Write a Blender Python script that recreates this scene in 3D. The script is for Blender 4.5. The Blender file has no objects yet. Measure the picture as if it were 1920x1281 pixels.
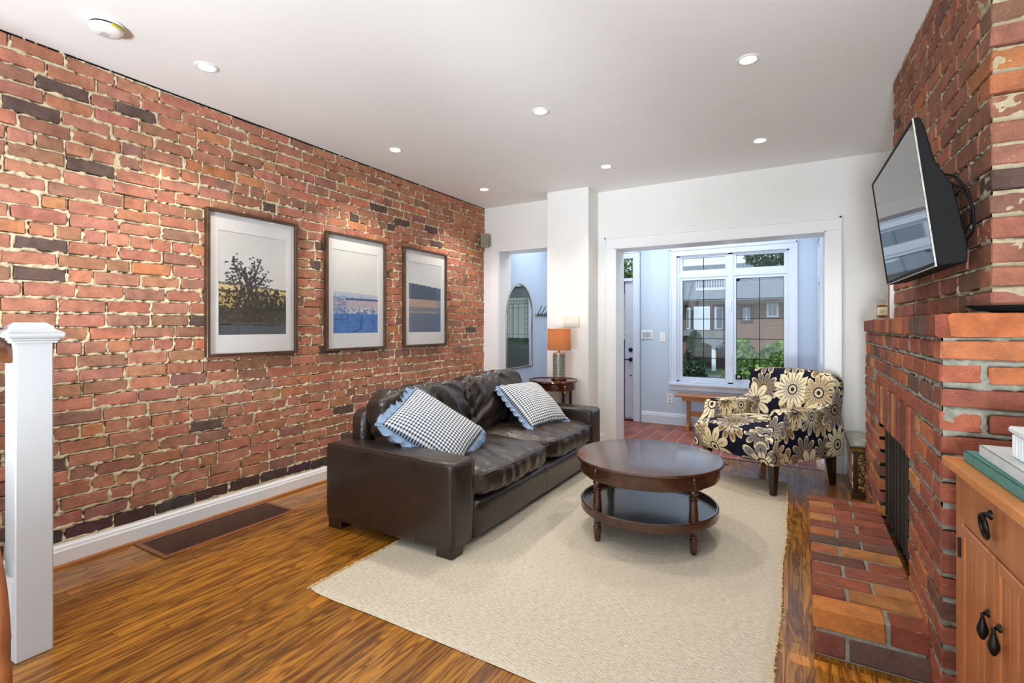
import bpy, bmesh, math, random
import numpy as np
from mathutils import Vector, Matrix, noise
PI = math.pi
R = math.radians
scn = bpy.context.scene
COL = scn.collection
rnd = random.Random(7)

# ------------------------------------------------------------------ camera, world, sun, exposure
cam = bpy.data.cameras.new('camera'); camo = bpy.data.objects.new('camera', cam); COL.objects.link(camo)
camo.location = (0, 0, 1.26); camo.rotation_euler = (R(90), 0, R(30.3))
cam.sensor_width = 36; cam.lens = 930 / 1920 * 36; cam.shift_y = -28.5 / 1920; cam.clip_start = .05; cam.clip_end = 200
scn.camera = camo
scn.view_settings.view_transform = 'Standard'; scn.view_settings.look = 'None'
scn.view_settings.gamma = 1; scn.view_settings.use_curve_mapping = False
scn.view_settings.exposure = 0.18
w = bpy.data.worlds.new('sky'); scn.world = w; w.use_nodes = True
wt = w.node_tree; bg = wt.nodes['Background']
tc = wt.nodes.new('ShaderNodeTexCoord'); sep = wt.nodes.new('ShaderNodeSeparateXYZ'); rp = wt.nodes.new('ShaderNodeValToRGB')
wt.links.new(tc.outputs['Generated'], sep.inputs[0]); wt.links.new(sep.outputs['Z'], rp.inputs[0]); wt.links.new(rp.outputs[0], bg.inputs[0])
rp.color_ramp.elements[0].position = 0; rp.color_ramp.elements[0].color = (.80, .88, 1, 1)
rp.color_ramp.elements[1].position = .8; rp.color_ramp.elements[1].color = (.35, .56, 1, 1)
bg.inputs[1].default_value = 1.3
scn.cycles.max_bounces = 9; scn.cycles.diffuse_bounces = 5; scn.cycles.glossy_bounces = 4; scn.cycles.transparent_max_bounces = 16
scn.cycles.sample_clamp_indirect = 6; scn.cycles.caustics_reflective = False; scn.cycles.caustics_refractive = False


def lamp(name, kind, loc, rot, energy, color=(1, 1, 1), **kw):
    l = bpy.data.lights.new(name, kind); l.energy = energy; l.color = color
    for k, v in kw.items(): setattr(l, k, v)
    o = bpy.data.objects.new(name, l); COL.objects.link(o); o.location = loc; o.rotation_euler = rot
    return o


lamp('sun', 'SUN', (0, 10, 10), (R(42), 0, R(-26)), 2.3, (1, .95, .86), angle=R(1.5))
# unseen fill lamp added behind the camera for ambient light
lamp('rear_fill', 'AREA', (-1.2, -2.40, 1.45), (R(90), 0, 0), 68, (.90, .95, 1), shape='RECTANGLE', size=3.6, size_y=2.2)
# unseen fill lamps added behind the camera to brighten the ceiling
for fx, fz in ((-1.6, 20), (.1, -4)):
    lamp('ceiling_fill_spot', 'SPOT', (fx, -1.6, .85), (R(180 - 67), 0, R(fz)), 520, (.84, .92, 1), spot_size=R(64), spot_blend=.7, shadow_soft_size=.22)
lamp('ceiling_fill_panel', 'AREA', (-.6, -1.4, 1.25), (R(180), 0, 0), 60, (.82, .91, 1), shape='RECTANGLE', size=2.2, size_y=1.2)  # added upward fill, out of view
# unseen lamp added above the opening to brighten the entry
lamp('entry_fill', 'AREA', (-1.6, 5.78, 2.53), (0, 0, 0), 25, (.86, .93, 1), shape='RECTANGLE', size=3.0, size_y=.7)


# ------------------------------------------------------------------ materials
def C(*a):
    if len(a) == 1: a = a[0]
    f = lambda v: ((v / 255 + .055) / 1.055) ** 2.4 if v > 10 else v / 255 / 12.92
    return (f(a[0]), f(a[1]), f(a[2]), 1)


class NT:
    def __init__(s, name):
        s.m = bpy.data.materials.new(name); s.m.use_nodes = True; s.t = s.m.node_tree
        s.b = s.t.nodes['Principled BSDF']; s.out = s.t.nodes['Material Output']

    def n(s, typ, **kw):
        nd = s.t.nodes.new('ShaderNode' + typ)
        for k, v in kw.items(): setattr(nd, k, v)
        return nd

    def l(s, a, b): s.t.links.new(a, b)

    def math(s, op, a, b=None, c=None):
        nd = s.n('Math', operation=op)
        for i, v in enumerate((a, b, c)):
            if v is None: continue
            if isinstance(v, (int, float)): nd.inputs[i].default_value = v
            else: s.l(v, nd.inputs[i])
        return nd.outputs[0]

    def mix(s, fac, a, b, bt='MIX'):
        nd = s.n('Mix', data_type='RGBA', blend_type=bt)
        for i, v in ((0, fac), (6, a), (7, b)):
            if isinstance(v, (int, float)): nd.inputs[i].default_value = v
            elif isinstance(v, tuple): nd.inputs[i].default_value = v
            else: s.l(v, nd.inputs[i])
        return nd.outputs[2]

    def ramp(s, fac, stops, interp='LINEAR'):
        nd = s.n('ValToRGB'); e = nd.color_ramp.elements; nd.color_ramp.interpolation = interp
        while len(e) < len(stops): e.new(.5)
        for q, (p, c) in zip(e, stops): q.position = p; q.color = c if len(c) == 4 else tuple(c) + (1,)
        s.l(fac, nd.inputs[0]); return nd.outputs[0]

    def coord(s, kind='world', scale=(1, 1, 1)):
        if kind == 'world': o = s.n('NewGeometry').outputs['Position']
        elif kind == 'uv': o = s.n('TexCoord').outputs['UV']
        else: o = s.n('TexCoord').outputs['Object']
        mp = s.n('Mapping'); mp.inputs['Scale'].default_value = scale; s.l(o, mp.inputs[0])
        return mp.outputs[0]

    def noise(s, vec, scale, detail=3, rough=.55, dist=0):
        nd = s.n('TexNoise'); nd.inputs['Scale'].default_value = scale; nd.inputs['Detail'].default_value = detail
        nd.inputs['Roughness'].default_value = rough; nd.inputs['Distortion'].default_value = dist
        s.l(vec, nd.inputs['Vector']); return nd.outputs['Fac']

    def bump(s, h, strength=.3, dist=.01):
        nd = s.n('Bump'); nd.inputs['Strength'].default_value = strength; nd.inputs['Distance'].default_value = dist
        s.l(h, nd.inputs['Height']); s.l(nd.outputs[0], s.b.inputs['Normal'])

    def set(s, **kw):
        for k, v in kw.items():
            s.b.inputs[k.replace('_', ' ')].default_value = v
        return s

    def tone(s):
        at = s.n('Attribute', attribute_name='tone'); oi = s.n('ObjectInfo')
        return s.mix(1.0, at.outputs['Color'], oi.outputs['Color'], 'MULTIPLY')


def mat(name, col, rough=.5, metal=0, col2=None, ns=6, stretch=(1, 1, 1), bs=None, bstr=.2, bd=.004, spec=.5, coat=0, kind='world', emit=0, detail=3):
    t = NT(name)
    t.set(Roughness=rough, Metallic=metal, Specular_IOR_Level=spec, Coat_Weight=coat, Coat_Roughness=.12)
    c = C(col)
    if col2:
        v = t.coord(kind, stretch)
        t.l(t.mix(t.ramp(t.noise(v, ns, detail), [(.32, (0, 0, 0)), (.68, (1, 1, 1))]), c, C(col2)), t.b.inputs['Base Color'])
    else: t.b.inputs['Base Color'].default_value = c
    if bs:
        v = t.coord(kind, stretch); t.bump(t.noise(v, bs, 4), bstr, bd)
    if emit:
        t.b.inputs['Emission Color'].default_value = c; t.b.inputs['Emission Strength'].default_value = emit
    return t.m


def brick_mat(name, rough=.85):
    t = NT(name); t.set(Roughness=rough, Specular_IOR_Level=.25)
    v = t.coord('world'); base = t.tone()
    n1 = t.noise(v, 14, 5, .65)
    c = t.mix(t.ramp(n1, [(.35, (0, 0, 0)), (.7, (1, 1, 1))]), t.mix(1., base, (.70, .66, .66, 1), 'MULTIPLY'), t.mix(1., base, (1.22, 1.16, 1.1, 1), 'MULTIPLY'))
    n0 = t.noise(v, 5.5, 3, .6, .6)
    c = t.mix(t.math('MULTIPLY', t.ramp(n0, [(.50, (0, 0, 0)), (.66, (1, 1, 1))]), .38), c, t.mix(1., base, (1.22, 1.10, .98, 1), 'MULTIPLY'))
    c = t.mix(t.math('MULTIPLY', t.ramp(n0, [(.30, (1, 1, 1)), (.42, (0, 0, 0))]), .45), c, t.mix(1., base, (.66, .60, .60, 1), 'MULTIPLY'))
    v2 = t.coord('world', (1, 1.0, 2.2)); n2 = t.noise(v2, 55, 3, .6)
    c = t.mix(t.math('MULTIPLY', t.ramp(n2, [(.66, (0, 0, 0)), (.76, (1, 1, 1))]), .40), c, C(200, 172, 142))
    n3 = t.noise(v2, 120, 2, .5)
    c = t.mix(t.math('MULTIPLY', t.ramp(n3, [(.28, (1, 1, 1)), (.38, (0, 0, 0))]), .5), c, C(60, 38, 34))
    t.l(c, t.b.inputs['Base Color'])
    t.bump(t.math('ADD', n1, t.noise(v2, 70, 4, .6)), .55, .006)
    return t.m


def mortar_mat(name, c1, c2):
    t = NT(name); t.set(Roughness=.95, Specular_IOR_Level=.15)
    v = t.coord('world'); n = t.noise(v, 30, 5, .7)
    t.l(t.mix(t.ramp(n, [(.35, (0, 0, 0)), (.65, (1, 1, 1))]), C(c1), C(c2)), t.b.inputs['Base Color'])
    t.bump(t.noise(v, 160, 4, .7), .6, .005); return t.m


def floor_mat():
    t = NT('oak_floor'); t.set(Roughness=.3, Specular_IOR_Level=.45, Coat_Weight=.28, Coat_Roughness=.18)
    geo = t.n('NewGeometry').outputs['Position']
    at = t.n('Attribute', attribute_name='shift').outputs['Fac']; oi = t.n('ObjectInfo').outputs['Random']
    off = t.n('CombineXYZ'); t.l(t.math('MULTIPLY', t.math('ADD', at, oi), 37.), off.inputs[1]); t.l(t.math('MULTIPLY', t.math('ADD', at, oi), 11.), off.inputs[0])
    va = t.n('VectorMath', operation='ADD'); t.l(geo, va.inputs[0]); t.l(off.outputs[0], va.inputs[1])
    mp = t.n('Mapping'); mp.inputs['Scale'].default_value = (16, 1.4, 1); t.l(va.outputs[0], mp.inputs[0])
    big = t.noise(mp.outputs[0], 1.5, 3, .5, .8)
    rings = t.math('PINGPONG', t.math('MULTIPLY', big, 9.), 1.0)
    mp2 = t.n('Mapping'); mp2.inputs['Scale'].default_value = (150, 6, 1); t.l(va.outputs[0], mp2.inputs[0])
    fine = t.noise(mp2.outputs[0], 1.6, 4, .6)
    f = t.math('ADD', t.math('MULTIPLY', rings, .52), t.math('MULTIPLY', fine, .55))
    c = t.ramp(f, [(.12, C(64, 34, 8)[:3]), (.40, C(134, 80, 22)[:3]), (.72, C(182, 122, 40)[:3]), (1, C(206, 150, 62)[:3])])
    t.l(t.mix(1., c, t.tone(), 'MULTIPLY'), t.b.inputs['Base Color']); t.bump(f, .12, .002)
    return t.m


def wood_mat(name, c1, c2, c3, rough=.3, stretch=(3, 30, 30), coat=.3, kind='obj'):
    t = NT(name); t.set(Roughness=rough, Coat_Weight=coat, Coat_Roughness=.12)
    v = t.coord(kind, stretch); n = t.noise(v, 1.5, 4, .6, .6)
    t.l(t.ramp(n, [(.25, C(c1)[:3]), (.5, C(c2)[:3]), (.75, C(c3)[:3])]), t.b.inputs['Base Color'])
    t.bump(n, .06, .002); return t.m


def leather_mat(crease=.35, name='brown_leather'):
    t = NT(name); t.set(Roughness=.30, Specular_IOR_Level=.55, Coat_Weight=.15, Coat_Roughness=.25)
    v = t.coord('obj'); n = t.noise(v, 7, 4, .6)
    t.l(t.mix(t.ramp(n, [(.3, (0, 0, 0)), (.7, (1, 1, 1))]), C(33, 25, 22), C(48, 36, 30)), t.b.inputs['Base Color'])
    nd = t.n('TexVoronoi'); nd.inputs['Scale'].default_value = 260; t.l(v, nd.inputs['Vector'])
    cr = t.math('ABSOLUTE', t.math('SUBTRACT', t.noise(t.coord('obj', (1, 1.6, 1)), 9, 3, .5, 1.4), .5))
    cr = t.math('MINIMUM', t.math('MULTIPLY', cr, 9.), 1.)
    t.bump(t.math('ADD', t.math('MULTIPLY', nd.outputs['Distance'], .10), t.math('ADD', t.math('MULTIPLY', cr, crease), t.math('MULTIPLY', t.noise(v, 20, 3, .5, .5), .5))), .38, .009)
    return t.m


def gingham_mat():
    t = NT('gingham_fabric'); t.set(Roughness=.9, Specular_IOR_Level=.1)
    sp = t.n('SeparateXYZ'); t.l(t.n('TexCoord').outputs['UV'], sp.inputs[0])
    a = t.math('LESS_THAN', t.math('FRACT', t.math('MULTIPLY', sp.outputs[0], 27.)), .48)
    b = t.math('LESS_THAN', t.math('FRACT', t.math('MULTIPLY', sp.outputs[1], 27.)), .48)
    s = t.math('MULTIPLY', t.math('ADD', a, b), .5)
    t.l(t.ramp(s, [(0, C(238, 236, 226)[:3]), (.5, C(158, 166, 178)[:3]), (1, C(34, 44, 66)[:3])]), t.b.inputs['Base Color'])
    t.bump(t.noise(t.coord('obj'), 300, 2), .15, .002); return t.m


def floral_mat():
    t = NT('floral_fabric'); t.set(Roughness=.85, Specular_IOR_Level=.15)
    uv = t.coord('uv')
    col = None

    def layer(prev, scale, ofs, npet, stops_pal, seedk, rbase=.50):
        mp = t.n('Mapping'); mp.inputs['Location'].default_value = (ofs, ofs * .7, 0); t.l(uv, mp.inputs[0])
        vo = t.n('TexVoronoi', voronoi_dimensions='2D'); vo.inputs['Scale'].default_value = scale; vo.inputs['Randomness'].default_value = .62
        t.l(mp.outputs[0], vo.inputs['Vector'])
        sc = t.n('VectorMath', operation='SCALE'); sc.inputs['Scale'].default_value = 1.0
        sub = t.n('VectorMath', operation='SUBTRACT'); t.l(mp.outputs[0], sub.inputs[0]); t.l(vo.outputs['Position'], sub.inputs[1])
        scl = t.n('VectorMath', operation='SCALE'); scl.inputs['Scale'].default_value = scale; t.l(sub.outputs[0], scl.inputs[0])
        xyz = t.n('SeparateXYZ'); t.l(scl.outputs[0], xyz.inputs[0])
        r = t.math('SQRT', t.math('ADD', t.math('MULTIPLY', xyz.outputs[0], xyz.outputs[0]), t.math('MULTIPLY', xyz.outputs[1], xyz.outputs[1])))
        ang = t.math('ARCTAN2', xyz.outputs[1], xyz.outputs[0])
        cr = t.n('SeparateColor'); t.l(vo.outputs['Color'], cr.inputs[0])
        rv, gv, bv = cr.outputs[0], cr.outputs[1], cr.outputs[2]
        n = t.math('ADD', npet, t.math('MULTIPLY', t.math('GREATER_THAN', gv, .5), 3.))
        pet = t.math('ABSOLUTE', t.math('COSINE', t.math('ADD', t.math('MULTIPLY', t.math('MULTIPLY', ang, .5), n), t.math('MULTIPLY', rv, 6.))))
        # keep petals periodic: n is an integer
        shp = t.math('POWER', pet, .55)
        edge = t.math('MULTIPLY', t.math('ADD', .30, t.math('MULTIPLY', shp, .72)), t.math('ADD', rbase - .06, t.math('MULTIPLY', bv, .14)))
        q = t.math('DIVIDE', r, edge)
        inside = t.math('LESS_THAN', q, 1.0)
        outline = t.math('MULTIPLY', inside, t.math('GREATER_THAN', q, .90))
        pal = t.ramp(rv, stops_pal, 'CONSTANT')
        pal2 = t.ramp(gv, [(0, C(232, 220, 184)[:3]), (.4, C(150, 132, 104)[:3]), (.7, C(205, 196, 172)[:3])], 'CONSTANT')
        vein = t.math('LESS_THAN', t.math('FRACT', t.math('MULTIPLY', q, 2.0)), .5)
        body = t.mix(t.math('MULTIPLY', t.math('LESS_THAN', q, .55), t.math('GREATER_THAN', bv, .35)), pal, pal2)
        crease = t.math('MULTIPLY', t.math('GREATER_THAN', pet, .985), t.math('MULTIPLY', t.math('LESS_THAN', q, .72), t.math('GREATER_THAN', q, .3)))
        body = t.mix(t.math('MULTIPLY', crease, .7), body, C(60, 52, 48))
        body = t.mix(outline, body, C(228, 214, 176))
        gap = t.math('MULTIPLY', t.math('LESS_THAN', pet, .16), t.math('GREATER_THAN', r, .1))
        body = t.mix(gap, body, C(24, 24, 40))
        c0 = t.math('LESS_THAN', r, .135); c1 = t.math('LESS_THAN', r, .105); c2 = t.math('LESS_THAN', r, .05)
        body = t.mix(c0, body, C(30, 28, 38)); body = t.mix(c1, body, pal2); body = t.mix(c2, body, C(48, 40, 40))
        return t.mix(inside, prev, body)
    p1 = [(0, C(190, 168, 128)[:3]), (.3, C(128, 118, 112)[:3]), (.55, C(150, 124, 88)[:3]), (.8, C(152, 152, 138)[:3])]
    p2 = [(0, C(232, 218, 176)[:3]), (.3, C(188, 168, 132)[:3]), (.5, C(138, 132, 128)[:3]), (.8, C(238, 226, 190)[:3])]
    col = layer(C(22, 23, 42), 3.9, 3.37, 7., p1, 1, .50)
    col = layer(col, 3.05, 1.13, 8., p2, 2, .46)
    t.l(col, t.b.inputs['Base Color'])
    t.bump(t.noise(t.coord('uv'), 500, 2), .12, .002)
    return t.m


def glass_mat(name='window_glass', tint=(.93, .97, .97), refl=1.0):
    t = NT(name); nt = t.t
    tr = t.n('BsdfTransparent'); tr.inputs[0].default_value = (*tint, 1)
    gl = t.n('BsdfGlossy'); gl.inputs['Roughness'].default_value = .02
    fr = t.n('Fresnel'); fr.inputs[0].default_value = 1.45
    mx = t.n('MixShader'); bf = t.math('SUBTRACT', 1., t.n('NewGeometry').outputs['Backfacing']); t.l(t.math('MULTIPLY', t.math('MULTIPLY', fr.outputs[0], refl), bf), mx.inputs[0]); t.l(tr.outputs[0], mx.inputs[1]); t.l(gl.outputs[0], mx.inputs[2])
    t.l(mx.outputs[0], t.out.inputs[0]); return t.m


def vcol_mat(name, rough=.5, coat=0):
    t = NT(name); t.set(Roughness=rough, Coat_Weight=coat)
    t.l(t.n('Attribute', attribute_name='paint').outputs['Color'], t.b.inputs['Base Color']); return t.m


def rug_mat():
    t = NT('cream_rug'); t.set(Roughness=.98, Specular_IOR_Level=.05)
    v = t.coord('world', (40, 150, 1)); n = t.noise(v, 1, 3, .6)
    v2 = t.coord('world', (90, 220, 1)); n2 = t.noise(v2, 1, 2, .5)
    big = t.noise(t.coord('world'), 2.2, 2)
    c = t.ramp(n, [(.3, C(178, 166, 144)[:3]), (.52, C(206, 197, 179)[:3]), (.75, C(218, 210, 194)[:3])])
    c = t.mix(t.ramp(n2, [(.68, (0, 0, 0)), (.76, (1, 1, 1))]), c, C(138, 114, 86))
    c = t.mix(t.math('MULTIPLY', big, .14), c, C(190, 172, 142))
    t.l(c, t.b.inputs['Base Color'])
    wv = t.n('TexWave', wave_type='BANDS', bands_direction='Y'); wv.inputs['Scale'].default_value = 38; wv.inputs['Distortion'].default_value = 1.5
    t.l(t.coord('world'), wv.inputs[0])
    t.bump(t.math('ADD', t.math('MULTIPLY', wv.outputs['Fac'], .6), n), .55, .006); return t.m


MT = dict(
    brick=brick_mat('old_brick'), mortar=mortar_mat('cream_mortar', (190, 172, 138), (216, 202, 172)), grey_mortar=mortar_mat('grey_mortar', (118, 118, 106), (150, 148, 134)),
    floor=floor_mat(), subfloor=mat('dark_subfloor', (40, 24, 12), .9, col2=(52, 32, 16)),
    paint=mat('warm_white_paint', (232, 231, 228), .6, col2=(228, 227, 223), ns=2, bs=60, bstr=.04), ceil=mat('ceiling_paint', (238, 238, 237), .8, col2=(235, 235, 233), ns=1.5, bs=50, bstr=.04),
    trim=mat('white_trim_gloss', (236, 236, 236), .35, col2=(231, 232, 233), ns=4), blue=mat('blue_paint_daylight_cast', (194, 209, 226), .6, col2=(190, 206, 224), ns=2, bs=60, bstr=.04),  # entry walls: blue paint with the cool daylight cast tinted in
    bluetrim=mat('cool_white_trim', (214, 223, 236), .35, col2=(209, 219, 233), ns=4),
    leather=leather_mat(), tautleather=leather_mat(.05, 'taut_brown_leather'), ging=gingham_mat(), chamb=mat('chambray_blue', (136, 158, 184), .9, col2=(116, 142, 172), ns=30, bs=300, bstr=.2, kind='obj'),
    floral=floral_mat(), glass=glass_mat(), rug=rug_mat(),
    darkleg=wood_mat('espresso_wood', (28, 17, 13), (40, 24, 18), (52, 32, 22), .3),
    walnut=wood_mat('cherry_walnut', (48, 24, 14), (66, 36, 22), (86, 50, 32), .25, (12, 2.4, 12), .5), shelfdark=wood_mat('dark_tray_wood', (26, 20, 20), (34, 26, 24), (44, 32, 28), .3, (12, 2, 12), .4),
    mahog=wood_mat('mahogany', (52, 20, 14), (70, 28, 18), (92, 40, 24), .22, (3, 30, 30), .6), pine=wood_mat('honey_pine', (146, 84, 44), (170, 102, 56), (186, 118, 70), .42, (14, 14, 1.6), .15),
    pinetop=wood_mat('honey_pine_top', (182, 106, 50), (204, 130, 66), (218, 148, 84), .35, (14, 2, 10), .2),
    frame=wood_mat('walnut_frame', (56, 38, 26), (76, 54, 38), (96, 70, 50), .4, (8, 8, 8), .1), bench=wood_mat('oiled_oak', (140, 84, 40), (166, 104, 56), (186, 122, 68), .4, (3, 30, 30), .2),
    black=mat('black_plastic', (9, 9, 10), .65, col2=(12, 12, 13), spec=.18), blackmetal=mat('black_iron', (16, 15, 15), .45, .6, col2=(26, 24, 22), ns=40, kind='obj'),
    matboard=mat('white_mat_board', (226, 224, 222), .8, col2=(222, 220, 218)), art=vcol_mat('art_print', .35, .25),
    screen=NT('tv_screen').set(Base_Color=C(10, 11, 14), Roughness=.04, Specular_IOR_Level=1.0, IOR=2.2).m,
    mirror=NT('mirror_silver').set(Base_Color=(.8, .83, .84, 1), Roughness=.01, Metallic=1.).m,
    gold=mat('aged_brass', (170, 128, 60), .35, .9, col2=(120, 86, 36), ns=50, kind='obj'), bronze=mat('bronze_grille', (96, 58, 40), .45, .5, col2=(76, 44, 30), ns=8),
    silver=mat('brushed_pewter', (176, 172, 162), .38, .45, col2=(146, 142, 134), ns=60, kind='obj'), shade=None,
    plastic=mat('white_plastic', (236, 236, 232), .4, col2=(230, 230, 226)), tile=None,
    mesh=None, ember=mat('soot', (22, 20, 19), .9, col2=(34, 30, 27), ns=12, bs=30, bstr=.3),
    lens=mat('lamp_lens', (255, 248, 235), .5, emit=14), green=mat('teal_book_cloth', (86, 138, 128), .8, col2=(74, 124, 116), ns=60, bs=200, kind='obj'),
    greybook=mat('pale_grey_cover', (206, 210, 208), .7, col2=(196, 202, 202), ns=20, kind='obj'), pages=mat('book_pages', (226, 222, 208), .9, col2=(200, 194, 176), ns=3, stretch=(1, 1, 200), kind='obj'),
    whitebox=mat('white_ribbed_box', (232, 236, 238), .5, col2=(222, 228, 232), kind='obj'), amber=mat('amber_wax', (142, 86, 40), .3, col2=(120, 70, 30), coat=.5, kind='obj'),
    paper=mat('cream_label', (220, 208, 176), .8, col2=(206, 192, 160), kind='obj'), yellow=mat('yellow_tag', (214, 190, 50), .6), rail=wood_mat('brown_handrail', (84, 50, 28), (108, 66, 38), (128, 82, 50), .3, (20, 2, 20), .4))


def shade_mat():
    t = NT('orange_lampshade'); t.set(Roughness=.85)
    t.l(t.ramp(t.noise(t.coord('obj', (400, 400, 60)), 1, 2), [(.3, C(186, 122, 76)[:3]), (.7, C(204, 140, 92)[:3])]), t.b.inputs['Base Color'])
    df = t.n('BsdfTranslucent'); df.inputs[0].default_value = C(222, 172, 124)
    mx = t.n('MixShader'); mx.inputs[0].default_value = .3; t.l(t.b.outputs[0], mx.inputs[1]); t.l(df.outputs[0], mx.inputs[2]); t.l(mx.outputs[0], t.out.inputs[0]); return t.m


def tile_mat():
    t = NT('terracotta_tile'); t.set(Roughness=.45)
    n = t.noise(t.coord('world'), 9, 4)
    t.l(t.mix(1., t.ramp(n, [(.3, C(118, 62, 50)[:3]), (.7, C(158, 88, 70)[:3])]), t.tone(), 'MULTIPLY'), t.b.inputs['Base Color']); t.bump(n, .1, .003); return t.m


def screenmesh_mat():
    t = NT('fire_mesh'); t.set(Base_Color=C(40, 38, 38), Metallic=.6, Roughness=.45)
    v = t.coord('world', (1, 1, 1)); sp = t.n('SeparateXYZ'); t.l(v, sp.inputs[0])
    a = t.math('FRACT', t.math('MULTIPLY', sp.outputs[1], 110.)); b = t.math('FRACT', t.math('MULTIPLY', sp.outputs[2], 110.))
    h = t.math('MAXIMUM', t.math('ABSOLUTE', t.math('SUBTRACT', a, .5)), t.math('ABSOLUTE', t.math('SUBTRACT', b, .5)))
    t.l(t.mix(t.math('GREATER_THAN', h, .34), C(14, 13, 13), C(84, 80, 78)), t.b.inputs['Base Color']); t.bump(h, .6, .004); return t.m


MT['shade'] = shade_mat(); MT['tile'] = tile_mat(); MT['mesh'] = screenmesh_mat()


# ------------------------------------------------------------------ geometry helpers
class G:
    def __init__(s): s.bm = bmesh.new()

    def _merge(s, b, M=None):
        if M is not None: bmesh.ops.transform(b, matrix=M, verts=b.verts)
        me = bpy.data.meshes.new('t'); b.to_mesh(me); b.free(); s.bm.from_mesh(me); bpy.data.meshes.remove(me); return s

    def box(s, x0, x1, y0, y1, z0, z1, bev=0, seg=1, M=None):
        b = bmesh.new(); bmesh.ops.create_cube(b, size=1)
        bmesh.ops.transform(b, matrix=Matrix.Translation(((x0 + x1) / 2, (y0 + y1) / 2, (z0 + z1) / 2)) @ Matrix.Diagonal((abs(x1 - x0), abs(y1 - y0), abs(z1 - z0), 1)), verts=b.verts)
        if bev: bmesh.ops.bevel(b, geom=b.edges[:], offset=bev, segments=seg, profile=.7, affect='EDGES')
        return s._merge(b, M)

    def lathe(s, prof, c=(0, 0, 0), n=32, M=None, sx=1, sy=1):
        b = bmesh.new(); rings = []
        for r, z in prof:
            if r < 1e-5: rings.append([b.verts.new((c[0], c[1], c[2] + z))])
            else: rings.append([b.verts.new((c[0] + sx * r * math.cos(2 * PI * i / n), c[1] + sy * r * math.sin(2 * PI * i / n), c[2] + z)) for i in range(n)])
        for a, d in zip(rings, rings[1:]):
            for i in range(n):
                j = (i + 1) % n
                if len(a) == 1 and len(d) == 1: continue
                if len(a) == 1: b.faces.new((a[0], d[j], d[i]))
                elif len(d) == 1: b.faces.new((a[i], a[j], d[0]))
                else: b.faces.new((a[i], a[j], d[j], d[i]))
        bmesh.ops.recalc_face_normals(b, faces=b.faces); return s._merge(b, M)

    def tube(s, pts, r, n=8, closed=False, M=None):
        b = bmesh.new(); P = [Vector(p) for p in pts]; rings = []; m = len(P); up = Vector((0, 0, 1))
        for i, p in enumerate(P):
            if closed: t = (P[(i + 1) % m] - P[i - 1]).normalized()
            else: t = (P[min(i + 1, m - 1)] - P[max(i - 1, 0)]).normalized()
            a = t.cross(up)
            if a.length < .05: a = t.cross(Vector((0, 1, 0)))
            a.normalize(); c = a.cross(t); rr = r[i] if isinstance(r, (list, tuple)) else r
            rings.append([b.verts.new(p + a * rr * math.cos(2 * PI * k / n) + c * rr * math.sin(2 * PI * k / n)) for k in range(n)])
        for i in range(m if closed else m - 1):
            a, d = rings[i], rings[(i + 1) % m]
            for k in range(n): b.faces.new((a[k], a[(k + 1) % n], d[(k + 1) % n], d[k]))
        if not closed: b.faces.new(rings[0][::-1]); b.faces.new(rings[-1])
        bmesh.ops.recalc_face_normals(b, faces=b.faces); return s._merge(b, M)

    def prism(s, poly, axis, a, d, bev=0, M=None):
        b = bmesh.new()

        def mk(u, v, w): return {'x': (w, u, v), 'y': (u, w, v), 'z': (u, v, w)}[axis]
        A = [b.verts.new(mk(u, v, a)) for u, v in poly]; D = [b.verts.new(mk(u, v, d)) for u, v in poly]
        b.faces.new(A); b.faces.new(D[::-1]); n = len(A)
        for i in range(n): b.faces.new((A[i], D[i], D[(i + 1) % n], A[(i + 1) % n]))
        bmesh.ops.recalc_face_normals(b, faces=b.faces)
        if bev: bmesh.ops.bevel(b, geom=b.edges[:], offset=bev, segments=1, affect='EDGES')
        return s._merge(b, M)

    def soft(s, c, size, n=(16, 16, 6), P=7, bulge=(0, 0, 0), fn=None, M=None):
        """rounded, puffed box"""
        b = bmesh.new(); vs = {}
        hx, hy, hz = size[0] / 2, size[1] / 2, size[2] / 2

        def V(i, j, k):
            key = (i, j, k)
            if key not in vs:
                p = [2 * i / n[0] - 1, 2 * j / n[1] - 1, 2 * k / n[2] - 1]
                mx = max(abs(v) for v in p); l = sum(abs(v) ** P for v in p) ** (1 / P)
                # rounded-corner projection
                q = [v * mx / l if l > 0 else v for v in p]
                x, y, z = q
                bx = bulge[0] * max(0, (1 - y * y)) * max(0, (1 - z * z)) * x; by = bulge[1] * max(0, (1 - x * x)) * max(0, (1 - z * z)) * y; bz = bulge[2] * max(0, (1 - x * x)) * max(0, (1 - y * y)) * z
                o = Vector((x * hx + bx, y * hy + by, z * hz + bz))
                if fn: o = fn(o, (x, y, z))
                vs[key] = b.verts.new(o + Vector(c))
            return vs[key]
        for (A, Bx, Cx) in ((0, 1, 2), (1, 2, 0), (2, 0, 1)):
            for side in (0, n[A]):
                for i in range(n[Bx]):
                    for j in range(n[Cx]):
                        def idx(u, v):
                            t = [0, 0, 0]; t[A] = side; t[Bx] = u; t[Cx] = v; return V(*t)
                        f = [idx(i, j), idx(i + 1, j), idx(i + 1, j + 1), idx(i, j + 1)]
                        b.faces.new(f if side else f[::-1])
        return s._merge(b, M)

    def grid(s, pts, M=None):
        b = bmesh.new(); v = [[b.verts.new(p) for p in row] for row in pts]
        for i in range(len(v) - 1):
            for j in range(len(v[0]) - 1): b.faces.new((v[i][j], v[i + 1][j], v[i + 1][j + 1], v[i][j + 1]))
        return s._merge(b, M)


FR = {}


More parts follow.
